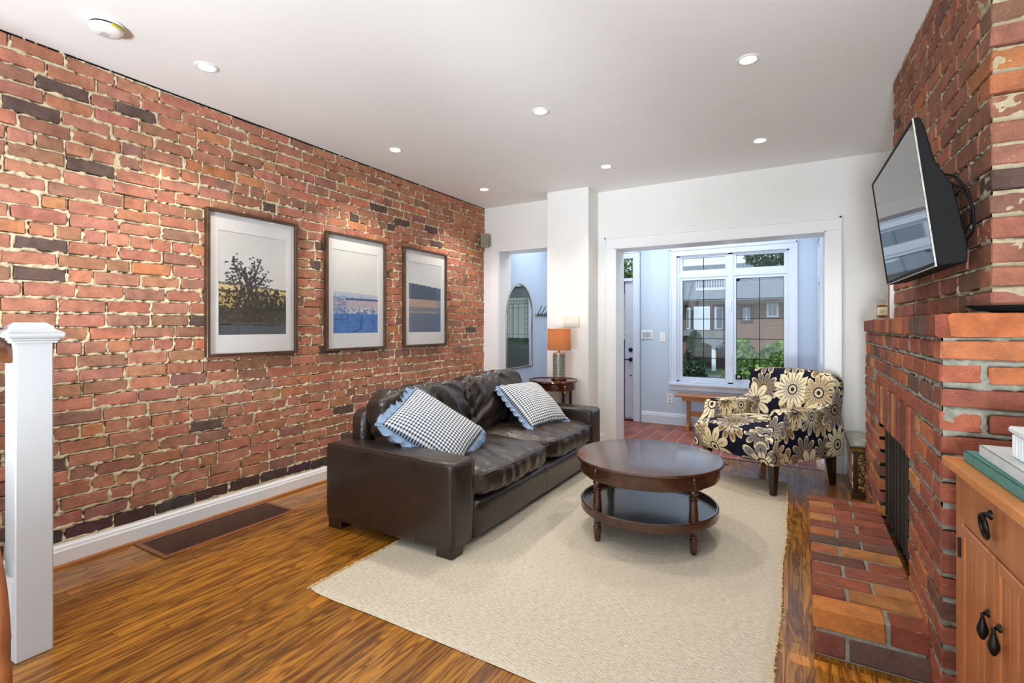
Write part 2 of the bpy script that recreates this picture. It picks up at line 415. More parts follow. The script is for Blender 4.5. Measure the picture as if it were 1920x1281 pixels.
def link(name, me, m=None, parent=None, smooth=False, world=True):
    o = bpy.data.objects.new(name, me); COL.objects.link(o)
    if m is not None and not me.materials: me.materials.append(m)
    if smooth: me.shade_smooth() if smooth is True else me.shade_smooth()
    if parent is not None:
        o.parent = parent
        root = parent
        while root.parent: root = root.parent
        if world and root.name in FR: me.transform(FR[root.name].inverted())
    return o


def obj(name, g, m, parent=None, smooth=False, world=True, label=None):
    me = bpy.data.meshes.new(name); g.bm.to_mesh(me); g.bm.free()
    o = link(name, me, m if not isinstance(m, str) else MT[m], parent, smooth, world)
    if smooth == 'auto': me.set_sharp_from_angle(angle=R(38))
    if label: o['label'] = label
    return o


def thing(name, label, cat, loc=(0, 0, 0), rz=0, group=None, kind=None):
    o = bpy.data.objects.new(name, None); COL.objects.link(o); o.location = loc; o.rotation_euler = (0, 0, rz); o.empty_display_size = .1
    FR[o.name] = Matrix.Translation(loc) @ Matrix.Rotation(rz, 4, 'Z')
    if label: o['label'] = label
    if cat: o['category'] = cat
    if group: o['group'] = group
    if kind: o['kind'] = kind
    return o


def tag(o, label, cat, group=None):
    o['label'] = label; o['category'] = cat
    if group: o['group'] = group
    return o


def struct(name, g, m, parent=None, smooth=False):
    o = obj(name, g, m, parent, smooth)
    if parent is None: o['kind'] = 'structure'
    return o


def sroot(name): return thing(name, None, None, kind='structure')


def boxuv(o, s=1.0):
    me = o.data; uv = me.uv_layers.new(name='UVMap') if not me.uv_layers else me.uv_layers[0]
    for p in me.polygons:
        nx, ny, nz = (abs(v) for v in p.normal); 
        for li in p.loop_indices:
            c = me.vertices[me.loops[li].vertex_index].co
            if nz >= nx and nz >= ny: u = (c.x, c.y)
            elif nx >= ny: u = (c.y + .37, c.z)
            else: u = (c.x, c.z + .61)
            uv.data[li].uv = (u[0] * s, u[1] * s)


# ------------------------------------------------------------------ bricks and planks
CAMX, CAMY = 0., 0.
SN, CS = math.sin(R(30.3)), math.cos(R(30.3))


def proj(p):
    d = -SN * p[0] + CS * p[1]; l = CS * p[0] + SN * p[1]
    if d < .05: return None
    return 960 + 930 * l / d, 612 - 930 * (p[2] - 1.26) / d, d


def piece_mesh(name, m, L, W, H, bev, jit, seed, z_top=False):
    r = random.Random(seed); b = bmesh.new(); bmesh.ops.create_cube(b, size=1)
    bmesh.ops.transform(b, matrix=Matrix.Diagonal((L, W, H, 1)), verts=b.verts)
    if bev: bmesh.ops.bevel(b, geom=b.edges[:], offset=bev, segments=1, affect='EDGES')
    for v in b.verts:
        if jit:
            k = noise.noise(Vector(v.co) * 9 + Vector((seed, 0, 0)))
            v.co += Vector((r.uniform(-1, 1), r.uniform(-1, 1) * .5, r.uniform(-1, 1))) * jit
    me = bpy.data.meshes.new(name); b.to_mesh(me); b.free(); me.materials.append(m)
    a = me.color_attributes.new('tone', 'FLOAT_COLOR', 'POINT')
    a.data.foreach_set('color', np.ones(4 * len(me.vertices)))
    f = me.attributes.new('shift', 'FLOAT', 'POINT'); f.data.foreach_set('value', np.zeros(len(me.vertices)))
    return me


def lay_pieces(name, items, parent, variants, m, limit=300, sharp=True):
    """items: (world matrix, variant key, colour, centre). The largest in view become parts; the rest is one 'stuff' part."""
    inv = FR[parent.name].inverted() if parent.name in FR else Matrix()
    sc = []
    for it in items:
        c = it[3]; q = proj(c); s = 0
        if q and -60 < q[0] < 1980 and -60 < q[1] < 1340: s = 1 / q[2] ** 2 * it[4] * (1 + 0.0)
        sc.append(s)
    order = sorted(range(len(items)), key=lambda i: -sc[i]); top = [i for i in order[:limit] if sc[i] > 0]; rest = [i for i in order if i not in set(top)]
    for i in top:
        M, k, col, c, _ = items[i]
        o = bpy.data.objects.new(name, variants[k]); COL.objects.link(o); o.parent = parent; o.matrix_local = inv @ M; o.color = col
    if rest:
        V = []; F = []; T = []; S = []; base = 0
        for i in rest:
            M, k, col, c, _ = items[i]; me = variants[k]; nv = len(me.vertices)
            co = np.empty(nv * 3); me.vertices.foreach_get('co', co); co = co.reshape(-1, 3)
            A = np.array(inv @ M); V.append(co @ A[:3, :3].T + A[:3, 3])
            for p in me.polygons: F.append([base + v for v in p.vertices])
            T.append(np.tile(np.array(col), (nv, 1))); S.append(np.full(nv, rnd.random())); base += nv
        me = bpy.data.meshes.new(name + '_rest'); me.from_pydata(np.concatenate(V).tolist(), [], F); me.materials.append(m)
        a = me.color_attributes.new('tone', 'FLOAT_COLOR', 'POINT'); a.data.foreach_set('color', np.concatenate(T).ravel())
        f = me.attributes.new('shift', 'FLOAT', 'POINT'); f.data.foreach_set('value', np.concatenate(S))
        o = bpy.data.objects.new({'brick': 'brickwork', 'plank': 'planking', 'tile': 'tiling'}[name], me); COL.objects.link(o); o.parent = parent; o['kind'] = 'stuff'
    return top


def brick_color(r, dark=0.04, orange=.08):
    k = r.random()
    if k < dark: c = (102, 84, 78)
    elif k < dark + orange: c = (r.randint(188, 204), r.randint(126, 138), r.randint(88, 102))
    elif k < .24: c = (r.randint(150, 162), r.randint(110, 118), r.randint(92, 102))
    elif k < .65: c = (r.randint(170, 180), r.randint(117, 125), r.randint(94, 103))
    else: c = (r.randint(178, 192), r.randint(125, 133), r.randint(102, 110))
    return C(c)


SV = {}
for i in range(10):
    SV['s%d' % i] = piece_mesh('brick', MT['brick'], .207, .10, .064, .0045, .0028, 100 + i)
    SV['h%d' % i] = piece_mesh('brick', MT['brick'], .100, .10, .064, .0045, .0028, 200 + i)


def basis(o, u, v, n):
    """columns: length u, depth (into the wall) -n, height v"""
    M = Matrix.Identity(4)
    for i, a in enumerate((u, -Vector(n), v)):
        for k in range(3): M[k][i] = a[k]
    for k in range(3): M[k][3] = o[k]
    return M


def course_items(org, u, v, n, L, z0, z1, pitch, r, kinds, jog=.004, wav=.006, holes=(), proud=.006, starts=None, dark_rows=(), orange=.08, dark=.04, joint=.013, L0=0.):
    """bricks on the face through org spanned by u (length L) and v from z0 up to z1; returns items and rects"""
    u = Vector(u); v = Vector(v); n = Vector(n); org = Vector(org); items = []; rects = []
    nrow = int((z1 - z0) / pitch + .5); ph = (z1 - z0) / nrow
    for row in range(nrow):
        s = L0; kind = kinds(row)
        if starts: s += starts(row)
        else: s -= r.uniform(0, .2)
        while s < L - .02:
            hd = kind == 'h' or (kind == 'm' and r.random() < .35) or (kind == 's' and r.random() < .06)
            ln = (.100 if hd else .207) * r.uniform(.95, 1.04)
            a, b = max(s, L0), min(s + ln, L)
            if b - a > .025:
                cu = (a + b) / 2; cz = z0 + (row + .5) * ph + wav * noise.noise(Vector((cu * 1.3, row * .23, 3.1))) + r.uniform(-1, 1) * jog * .4
                hh = ph - joint + r.uniform(-.003, .003)
                for h in holes:
                    if cz < h[3] + .012 and cz > h[2] - .012 and a < h[1] and b > h[0]:
                        if h[0] - a >= b - h[1] and h[0] - a > .03: b = h[0]
                        elif b - h[1] > .03: a = h[1]
                        elif h[0] - a > .03: b = h[0]
                cu = (a + b) / 2
                if not any(a < h[1] - .01 and b > h[0] + .01 and cz + hh / 2 > h[2] + .01 and cz - hh / 2 < h[3] - .01 for h in holes):
                    pr = proud + r.uniform(-.5, .6) * jog
                    c = org + u * cu + v * cz + n * (pr - .05)
                    tilt = r.uniform(-.012, .012)
                    M = basis(c, u, v, n) @ Matrix.Rotation(tilt, 4, 'Y') @ Matrix.Diagonal(((b - a) / (.1 if hd else .207), 1, hh / .064, 1))
                    col = brick_color(r, dark, orange)
                    if row in dark_rows: col = C(r.randint(66, 92), r.randint(58, 74), r.randint(56, 72))
                    items.append((M, ('h' if hd else 's') + str(r.randrange(10)), col, c, (b - a) * hh))
                    rects.append((a, b, cz - hh / 2, cz + hh / 2))
            s += ln + joint * r.uniform(.8, 1.15)
    return items, rects


def mortar_sheet(name, org, u, v, n, ua, ub, za, zb, rects, parent, m, res=.008, depth=-.002, amp=.007, over=.008, holes=()):
    nu = max(2, int((ub - ua) / res)); nz = max(2, int((zb - za) / res))
    U = np.linspace(ua, ub, nu + 1); Z = np.linspace(za, zb, nz + 1)
    D = np.full((nu + 1, nz + 1), .02)   # distance outside a brick (>0 in the joint)
    for a, b, c, d in rects:
        i0, i1 = np.searchsorted(U, [a - .002, b + .002]); j0, j1 = np.searchsorted(Z, [c - .002, d + .002])
        if i1 <= i0 or j1 <= j0: continue
        uu = U[i0:i1, None]; zz = Z[None, j0:j1]
        ins = np.minimum(np.minimum(uu - a, b - uu), np.minimum(zz - c, d - zz))
        D[i0:i1, j0:j1] = np.minimum(D[i0:i1, j0:j1], -ins)
    rg = np.random.RandomState(5)

    def smooth_noise(s):
        a = rg.rand(int((ub - ua) / s) + 3, int((zb - za) / s) + 3)
        x = (U - ua) / s; y = (Z - za) / s; xi = x.astype(int); yi = y.astype(int); fx = (x - xi)[:, None]; fy = (y - yi)[None]
        fx = fx * fx * (3 - 2 * fx); fy = fy * fy * (3 - 2 * fy)
        return (a[np.ix_(xi, yi)] * (1 - fx) * (1 - fy) + a[np.ix_(xi + 1, yi)] * fx * (1 - fy) + a[np.ix_(xi, yi + 1)] * (1 - fx) * fy + a[np.ix_(xi + 1, yi + 1)] * fx * fy) * 2 - 1
    nz1 = smooth_noise(.021); nz2 = smooth_noise(.05); nz3 = smooth_noise(.2); nz4 = smooth_noise(.011)
    reach = over * (.4 + .9 * nz1 + .7 * nz2)         # how far mortar creeps over a brick's edge
    k = np.clip((D + reach) / .005, 0, 1)
    Hh = -.030 * (1 - k) + k * (depth + amp * (.25 + .5 * nz1 + .35 * nz3 + .5 * nz4) + .003)
    O = np.array(org); uu = np.array(u); vv = np.array(v); nn = np.array(n)
    P = O + U[:, None, None] * uu + Z[None, :, None] * vv + Hh[:, :, None] * nn
    P = P.reshape(-1, 3)
    idx = np.arange((nu + 1) * (nz + 1)).reshape(nu + 1, nz + 1)
    q = np.stack([idx[:-1, :-1], idx[1:, :-1], idx[1:, 1:], idx[:-1, 1:]], -1).reshape(-1, 4)
    if holes:
        cu = ((U[:-1] + U[1:]) / 2)[:, None] + 0 * Z[None, :-1]; cz = ((Z[:-1] + Z[1:]) / 2)[None] + 0 * U[:-1, None]; keep = np.ones(cu.shape, bool)
        for a, b, c, d in holes: keep &= ~((cu > a) & (cu < b) & (cz > c) & (cz < d))
        q = q[keep.ravel()]
    fl = np.dot(np.cross(uu, vv), nn) < 0
    if fl: q = q[:, ::-1]
    if parent.name in FR:
        P = P - np.array(FR[parent.name].translation)
    me = bpy.data.meshes.new(name); me.vertices.add(len(P)); me.vertices.foreach_set('co', P.ravel())
    me.loops.add(q.size); me.loops.foreach_set('vertex_index', q.ravel().astype(np.int32)); me.polygons.add(len(q)); me.polygons.foreach_set('loop_start', np.arange(0, q.size, 4, dtype=np.int32))
    me.update(); me.validate(); me.materials.append(m); me.shade_smooth()
    o = bpy.data.objects.new(name, me); COL.objects.link(o); o.parent = parent; return o


# exec marker: setting
# ------------------------------------------------------------------ THE SETTING
ZC = 2.70
r1 = random.Random(11)
# left brick wall -----------------------------------------------------------
wl = sroot('wall_left'); MY0 = -.6
kinds = lambda row: 'h' if row in (7, 13, 21, 27) else ('m' if row in (3, 24, 30) else 's')
items, rects = course_items((-3.36, MY0, 0), (0, 1, 0), (0, 0, 1), (1, 0, 0), 5.08 - MY0, .125, ZC - .004, .0765, r1, kinds, jog=.005, wav=.02, proud=.0045, dark_rows=(0,), orange=.05, dark=.04)
lay_pieces('brick', items, wl, SV, MT['brick'])
mortar_sheet('mortar', (-3.36, MY0, 0), (0, 1, 0), (0, 0, 1), (1, 0, 0), 0, 5.08 - MY0, .10, ZC, rects, wl, MT['mortar'], res=.0065, over=.009, amp=.009)['kind'] = 'stuff'
g = G(); g.box(-3.6, -3.40, -2.5, 5.08, 0, ZC); obj('wall_core', g, mat('brick_core', (110, 70, 58), .9, col2=(90, 58, 50)), wl)
g = G(); g.box(-3.40, -3.36, -2.5, MY0, 0, ZC); obj('plaster', g, 'paint', wl)
# other walls ---------------------------------------------------------------
g = G()
g.box(-3.40, -3.14, 5.08, 5.33, 2.16, ZC); g.box(-3.14, -2.37, 5.08, 5.33, 2.16, ZC); g.box(-2.37, -1.70, 5.08, 5.33, 0, ZC)
g.box(-1.70, .18, 5.08, 5.33, 2.085, ZC); g.box(.18, 1.2, 5.08, 5.33, 0, ZC); g.box(-3.40, -3.14, 5.08, 5.33, 0, 2.16)
struct('wall_back', g, 'paint')
g = G(); g.box(-2.37, -1.895, 4.80, 5.08, 0, ZC, .006); struct('wall_column', g, 'paint')
g = G(); g.box(1.0, 1.2, -2.5, 5.08, 0, ZC); struct('wall_right', g, 'paint')
g = G(); g.box(-3.6, -3.0, -2.7, -2.5, 0, ZC); g.box(.6, 1.2, -2.7, -2.5, 0, ZC); g.box(-3.0, .6, -2.7, -2.5, 0, .35); g.box(-3.0, .6, -2.7, -2.5, 2.55, ZC)
struct('wall_rear', g, 'paint')
g = G(); g.box(-3.6, 1.2, -2.7, 5.33, ZC, ZC + .15); struct('ceiling', g, 'ceil')
# entry room beyond the openings
g = G(); g.box(-3.34, -3.14, 5.33, 6.67, 0, 2.56); struct('wall_entry_left', g, 'blue')
g = G(); g.box(.19, .39, 5.33, 6.67, 0, 2.56); struct('wall_entry_right', g, 'blue')
g = G()
g.box(-3.14, -2.86, 6.52, 6.67, 0, 2.56); g.box(-2.86, -1.93, 6.52, 6.67, 2.17, 2.56); g.box(-1.93, -1.40, 6.52, 6.67, 0, 2.56)
g.box(-1.40, -.10, 6.52, 6.67, 0, .56); g.box(-1.40, -.10, 6.52, 6.67, 2.18, 2.56); g.box(-.10, .19, 6.52, 6.67, 0, 2.56)
struct('wall_entry_far', g, 'blue')
g = G(); g.box(-3.34, .39, 5.33, 6.67, 2.56, 2.66); struct('ceiling_entry', g, 'ceil')
# floors ----------------------------------------------------------------------
fl = sroot('floor')
g = G(); g.box(-3.6, 1.2, -2.7, 5.10, -.12, -.014); obj('subfloor', g, 'subfloor', fl)
PV = {'p%d' % i: piece_mesh('plank', MT['floor'], 1, .0562, .014, 0, 0, i) for i in range(2)}
pit = []
x = -3.36 + .0285; rp_ = random.Random(3)
while x < 1.0:
    y = -1.2 - rp_.uniform(0, .8)
    while y < 5.10:
        L = rp_.uniform(.45, 1.5); y2 = min(y + L, 5.10)
        k = rp_.uniform(.60, .94); q = rp_.uniform(-.03, .03)
        M = Matrix.Translation((x, (y + y2) / 2, -.007)) @ Matrix.Rotation(PI / 2, 4, 'Z') @ Matrix.Diagonal((y2 - y - .0012, 1, 1, 1))
        cc = (x, min(max((y + y2) / 2, 1.2), 5), 0)
        pit.append((M, 'p%d' % rp_.randrange(2), (k + q, k, k - q, 1), (x, (y + y2) / 2, 0), .05))
        y = y2
    x += .057
lay_pieces('plank', pit, fl, PV, MT['floor'])
# cross board laid in front of the hearth
pm = piece_mesh('plank', MT['floor'], 1, .06, .014, 0, 0, 9)
o = bpy.data.objects.new('plank', pm); COL.objects.link(o); o.parent = fl; o.matrix_local = Matrix.Translation((.36, 2.165, -.0055)) @ Matrix.Diagonal((.80, 1, 1, 1)); o.color = (1.25, 1.2, 1.1, 1)
fe = sroot('floor_entry')
g = G(); g.box(-3.34, .39, 5.10, 6.67, -.12, -.004); obj('grout_bed', g, mat('grout', (196, 166, 146), .9, col2=(176, 148, 128), ns=20), fe)
tv = {'t%d' % i: piece_mesh('tile', MT['tile'], .151, .25, .012, .002, 0, i) for i in range(2)}
tit = []; xx = -3.14 + .082; ci = 0; rt = random.Random(4)
while xx < .19:
    yy = 5.10 + (.13 if ci % 2 else 0) + .0
    k0 = 5.105
    while k0 < 6.51:
        k1 = min(k0 + (.13 if (ci % 2 and k0 < 5.11) else .256), 6.518); k = rt.uniform(.82, 1.12)
        tit.append((Matrix.Translation((xx, (k0 + k1) / 2, -.005)) @ Matrix.Diagonal((1, (k1 - k0 - .010) / .25, 1, 1)), 't0', (k, k * rt.uniform(.94, 1.04), k, 1), (xx, (k0 + k1) / 2, 0), .04))
        k0 = k1
    xx += .163; ci += 1
lay_pieces('tile', tit, fe, tv, MT['tile'])
g = G(); g.box(-1.70, .18, 5.085, 5.115, -.01, .004, .001); g.box(-3.14, -2.37, 5.085, 5.115, -.01, .004, .001); struct('trim_threshold', g, MT['walnut'])
# baseboards -------------------------------------------------------------------
BP = [(0, 0), (.018, 0), (.018, .085), (.014, .092), (.012, .104), (.006, .112), (.004, .12), (0, .12)]


def base_y(name, x, s, y0, y1, m='trim', h=1.0):
    g = G(); g.prism([(x + s * a, b * h) for a, b in BP], 'y', y0, y1); g.prism([(x + s * .018, 0), (x + s * .032, 0), (x + s * .028, .012), (x + s * .018, .016)], 'y', y0, y1)
    return struct(name, g, m)


def base_x(name, y, s, x0, x1, m='trim', h=1.0):
    g = G(); g.prism([(y + s * a, b * h) for a, b in BP], 'x', x0, x1); return struct(name, g, m)


o = base_y('baseboard_left', -3.353, 1, -2.5, 5.08)
g = G(); g.prism([(-3.335, 0), (-3.315, 0), (-3.318, .012), (-3.335, .018)], 'y', -2.5, 5.08); struct('trim_shoe_left', g, wood_mat('oak_shoe', (120, 70, 26), (150, 92, 40), (170, 110, 52), .4, (20, 2, 20)))
base_x('baseboard_back', 5.08, -1, .312, 1.0); base_x('baseboard_back_middle', 5.08, -1, -1.895, -1.807)
base_x('baseboard_column', 4.80, -1, -2.37, -1.895); base_y('baseboard_column_side', -1.895, 1, 4.80, 5.08)
base_x('baseboard_entry', 6.52, -1, -1.82, .19, 'bluetrim', 1.25); base_y('baseboard_entry_left', -3.14, 1, 5.33, 6.52, 'bluetrim'); base_y('baseboard_entry_right', .19, -1, 5.33, 6.52, 'bluetrim')


# casings -----------------------------------------------------------------------
def casing(g, x0, x1, z0, z1, y, s, w, sides='ltr', t=.022):
    """mitred-looking flat casing with a raised back band around the opening x0..x1, up to z1"""
    if 'l' in sides: g.box(x0 - w, x0, y, y + s * t, z0, z1, .003); g.box(x0 - w, x0 - w + .02, y, y + s * (t + .012), z0, z1 + w, .003)
    if 'r' in sides: g.box(x1, x1 + w, y, y + s * t, z0, z1, .003); g.box(x1 + w - .02, x1 + w, y, y + s * (t + .012), z0, z1 + w, .003)
    if 't' in sides: g.box(x0 - w, x1 + w, y, y + s * t, z1, z1 + w, .003); g.box(x0 - w - .004, x1 + w + .004, y, y + s * (t + .012), z1 + w - .02, z1 + w, .003)
    return g


g = casing(G(), -1.70, .18, 0, 2.085, 5.08, -1, .115)
g.box(-1.703, -1.69, 5.06, 5.33, 0, 2.085); g.box(.17, .183, 5.06, 5.33, 0, 2.085); g.box(-1.70, .18, 5.06, 5.33, 2.075, 2.09)
struct('trim_entry_opening', g, 'trim')
g = G(); g.box(-3.27, -3.14, 5.05, 5.08, 0, 2.165, .003); g.box(-3.36, -3.27, 5.06, 5.08, 0, 2.165, .003); g.box(-3.145, -3.13, 5.05, 5.33, 0, 2.165); g.box(-3.14, -2.37, 5.062, 5.33, 2.155, 2.168)
struct('trim_hall_opening', g, 'trim')
# black strip painting in the shade of the gap between brick wall and ceiling
g = G(); g.box(-3.36, -3.352, -.6, 5.08, ZC - .008, ZC - .0005); struct('ceiling_gap_shade', g, 'black')

# window ------------------------------------------------------------------------
wn = sroot('window_1')
g = casing(G(), -1.375, -.125, .535, 2.15, 6.52, -1, .085, t=.02); g.box(-1.47, -.03, 6.46, 6.52, .515, .545, .004); g.box(-1.455, -.045, 6.497, 6.52, .45, .515, .004); g.box(-1.46, -.04, 6.49, 6.52, 2.225, 2.25, .004)
obj('window_casing', g, 'bluetrim', wn)
g = G()
g.box(-1.40, -1.345, 6.53, 6.62, .545, 2.17); g.box(-.145, -.10, 6.53, 6.62, .545, 2.17); g.box(-1.40, -.10, 6.53, 6.62, .545, .575); g.box(-1.40, -.10, 6.53, 6.62, 2.135, 2.17)
g.box(-.775, -.72, 6.53, 6.62, .56, 2.15); g.box(-1.35, -.14, 6.533, 6.617, 1.875, 1.935)
obj('window_frame', g, 'bluetrim', wn)
for (x0, x1) in ((-1.345, -.775), (-.72, -.145)):
    gx0, gx1 = x0 + .034, x1 - .034
    for (z0, z1, rows) in ((.575, 1.88, 5), (1.93, 2.135, 1)):
        zz0, zz1 = z0 + (.045 if rows > 1 else .035), z1 - (.042 if rows > 1 else .018)
        g = G()
        g.box(x0, gx0, 6.545, 6.60, z0, z1, .003); g.box(gx1, x1, 6.545, 6.60, z0, z1, .003); g.box(gx0, gx1, 6.545, 6.60, z0, zz0, .003); g.box(gx0, gx1, 6.545, 6.60, zz1, z1, .003)
        sh = obj('sash', g, 'bluetrim', wn)
        g = G(); g.box(gx0, gx1, 6.572, 6.576, zz0, zz1); obj('pane', g, 'glass', sh)
        xm = (gx0 + gx1) / 2
        g = G(); g.box(xm - .004, xm + .004, 6.566, 6.572, zz0, zz1); obj('muntin', g, 'blackmetal', sh)
        for k in range(1, rows):
            zk = zz0 + (zz1 - zz0) * k / rows
            g = G(); g.box(gx0, gx1, 6.566, 6.572, zk - .004, zk + .004); obj('muntin', g, 'blackmetal', sh)
        if rows > 1:
            g = G()
            for gz0, gz1 in ((zz0, zz1),): 
                g.box(gx0, gx0 + .005, 6.560, 6.572, gz0, gz1); g.box(gx1 - .005, gx1, 6.560, 6.572, gz0, gz1); g.box(gx0, gx1, 6.560, 6.572, gz0, gz0 + .005); g.box(gx0, gx1, 6.560, 6.572, gz1 - .005, gz1)
            obj('glazing_gasket', g, 'blackmetal', sh)
g = G(); g.box(-1.20, -1.13, 6.515, 6.545, .55, .566, .003); g.tube([(-1.165, 6.52, .566), (-1.15, 6.505, .575), (-1.09, 6.502, .570)], .006, 6); obj('window_crank', g, 'plastic', wn)
g = G(); g.box(-.757, -.737, 6.515, 6.53, .80, .93, .004); g.box(-.757, -.737, 6.515, 6.53, 1.45, 1.58, .004); obj('sash_lock', g, 'plastic', wn)
# side window of the entry (seen edge-on)
w2 = sroot('window_2')
g = G()
for z0, z1 in ((.50, 1.05), (1.10, 1.72), (1.78, 2.12)):
    g.box(.155, .19, 5.62, 6.36, z0 - .03, z0, .003); g.box(.155, .19, 5.62, 6.36, z1, z1 + .03, .003); g.box(.155, .19, 5.62, 5.68, z0, z1, .003); g.box(.155, .19, 6.30, 6.36, z0, z1, .003); g.box(.178, .19, 5.68, 6.30, z0, z1)
obj('shutter_panel', g, 'bluetrim', w2)
g = G(); g.box(.148, .19, 5.54, 5.62, .45, 2.2, .004); g.box(.148, .19, 6.36, 6.44, .45, 2.2, .004); g.box(.14, .19, 5.52, 6.46, 2.18, 2.25, .004); obj('window_casing', g, 'bluetrim', w2)

# front door ---------------------------------------------------------------------
dr = sroot('door_1')
g = casing(G(), -2.84, -1.935, 0, 2.165, 6.52, -1, .09, t=.02); g.box(-2.86, -2.835, 6.52, 6.66, 0, 2.17); g.box(-1.945, -1.93, 6.52, 6.66, 0, 2.17); g.box(-2.85, -1.93, 6.52, 6.66, 1.865, 1.905)
obj('door_frame', g, 'bluetrim', dr)
g = G(); g.box(-2.835, -2.72, 6.555, 6.60, .03, 1.86, .002); g.box(-2.06, -1.947, 6.555, 6.60, .03, 1.86, .002)
slab = obj('door_slab', g, mat('lavender_white_door', (206, 208, 226), .4, col2=(200, 203, 222)), dr)
GX0, GX1, GZ0, GZ1 = -2.72, -2.06, .98, 1.70
g = G(); g.box(-2.72, -2.06, 6.558, 6.598, .03, GZ0, .002); g.box(-2.72, -2.06, 6.558, 6.598, GZ1, 1.86, .002)
obj('door_panel', g, mat('backlit_door_shade', (92, 102, 100), .6, col2=(84, 94, 92)), slab, label='middle panel darkened to grey-green for its backlit shade')  # backlit shade of the white door put into the panel colour
g = G(); g.box(GX0, GX1, 6.575, 6.58, GZ0, GZ1); obj('leaded_glass', g, glass_mat('frosted_lead_glass', (.50, .53, .49), .6), slab)
g = G(); W = GX1 - GX0


def came(x0, z0, x1, z1, t=.006): g.tube([(x0, 6.572, z0), (x1, 6.572, z1)], t / 2, 5)


for q in (.06, .12, .88, .94): came(GX0 + W * q, GZ0, GX0 + W * q, GZ1)
for q in (.3, .42, .46, .54, .58, .7): came(GX0 + W * q, GZ0 + .1, GX0 + W * q, GZ1 - .1)
for z in (.05, .1, .16): came(GX0, GZ0 + z, GX1, GZ0 + z); came(GX0, GZ1 - z, GX1, GZ1 - z)
for i in range(1, 12): came(GX0 + W * i / 12, GZ0 + .05, GX0 + W * i / 12, GZ0 + .1); came(GX0 + W * i / 12, GZ1 - .1, GX0 + W * i / 12, GZ1 - .05)
for i in range(1, 9): z = GZ0 + (GZ1 - GZ0) * i / 9; came(GX0 + W * .06, z, GX0 + W * .12, z); came(GX0 + W * .88, z, GX0 + W * .94, z)
obj('lead_came', g, 'blackmetal', slab)
g = G(); g.box(-2.835, -1.947, 6.575, 6.58, 1.91, 2.16); obj('transom_pane', g, 'glass', dr)
g = G(); rr = random.Random(5)
for i in range(11):
    x0 = rr.uniform(-2.8, -1.96); z0 = rr.uniform(1.92, 2.15); p = [(x0, 6.572, z0)]
    for k in range(4): p.append((min(-1.95, max(-2.83, p[-1][0] + rr.uniform(-.05, .09))), 6.572, min(2.155, max(1.915, p[-1][2] + rr.uniform(-.07, .07)))))
    g.tube(p, .004, 5)
g.tube([(-1.952, 6.572, 1.91), (-1.952, 6.572, 2.16)], .005, 5); obj('transom_came', g, 'blackmetal', dr)
hy = 6.555
g = G(); g.lathe([(.028, 0), (.028, .012), (.02, .018), (0, .018)], n=20, M=Matrix.Translation((-1.983, hy, .945)) @ Matrix.Rotation(R(90), 4, 'X')); obj('deadbolt', g, 'blackmetal', slab, 'auto')
g = G(); g.lathe([(.028, 0), (.028, .012), (.014, .018), (.012, .045), (0, .045)], n=20, M=Matrix.Translation((-1.983, hy, .815)) @ Matrix.Rotation(R(90), 4, 'X')); g.tube([(-1.983, hy - .04, .815), (-2.03, hy - .045, .815), (-2.10, hy - .042, .812)], [.010, .008, .006], 8); obj('lever_handle', g, 'blackmetal', slab, 'auto')
g = G(); g.lathe([(.011, 0), (.011, .006), (0, .007)], n=12, M=Matrix.Translation((-1.983, hy, .60)) @ Matrix.Rotation(R(90), 4, 'X')); obj('lock_cover', g, 'blackmetal', slab)
g = G(); g.box(-2.85, -1.93, 6.50, 6.62, 0, .03, .004); obj('door_sill', g, 'walnut', dr)

# ------------------------------------------------------------------ CHIMNEY BREAST, FIREPLACE, HEARTH
FPAL = [((152, 88, 66), 5), ((140, 80, 62), 5), ((130, 77, 62), 4), ((166, 102, 66), 3), ((112, 78, 66), 2), ((178, 124, 74), 1), ((90, 70, 62), .8)]
FB = []


def fire_color(r, k=1.0):
    c = r.choices([a for a, b in FPAL], [b for a, b in FPAL])[0]; v = r.uniform(-7, 7)
    return C(tuple(max(0, q * k + v) for q in c))


def refire(items, r, k=1.0, keep=()):
    return [(a, b, c if any(c == q for q in keep) else fire_color(r, k), d, e) for a, b, c, d, e in items]


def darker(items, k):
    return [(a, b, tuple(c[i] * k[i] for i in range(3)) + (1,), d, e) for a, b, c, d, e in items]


def wall_pair(root, corner, away, n1, side, n2, L1, L2, z0, z1, pitch, r, m, holes=(), proud=.006, joint=.014, orange=.1, dark=.05, mort='mortar', res=.009, limit=300, extra=None):
    """masonry with a bonded outside corner: face 1 runs from the corner along away, face 2 along side"""
    k1 = lambda row: 's'
    it1, re1 = course_items((corner[0], corner[1], 0), away, (0, 0, 1), n1, L1, z0, z1, pitch, r, k1, holes=holes, proud=proud, joint=joint, orange=orange, dark=dark, L0=-proud, starts=lambda row: 0 if row % 2 == 0 else .118, wav=.002)
    it2, re2 = course_items((corner[0], corner[1], 0), side, (0, 0, 1), n2, L2, z0, z1, pitch, r, k1, proud=proud, joint=joint, orange=orange, dark=dark, L0=-proud, starts=lambda row: .118 if row % 2 == 0 else 0, wav=.002)
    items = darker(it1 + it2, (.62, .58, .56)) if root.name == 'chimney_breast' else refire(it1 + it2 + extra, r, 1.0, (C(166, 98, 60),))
    lay_pieces('brick', items, root, SV, MT['brick'], limit=limit)
    return re1, re2


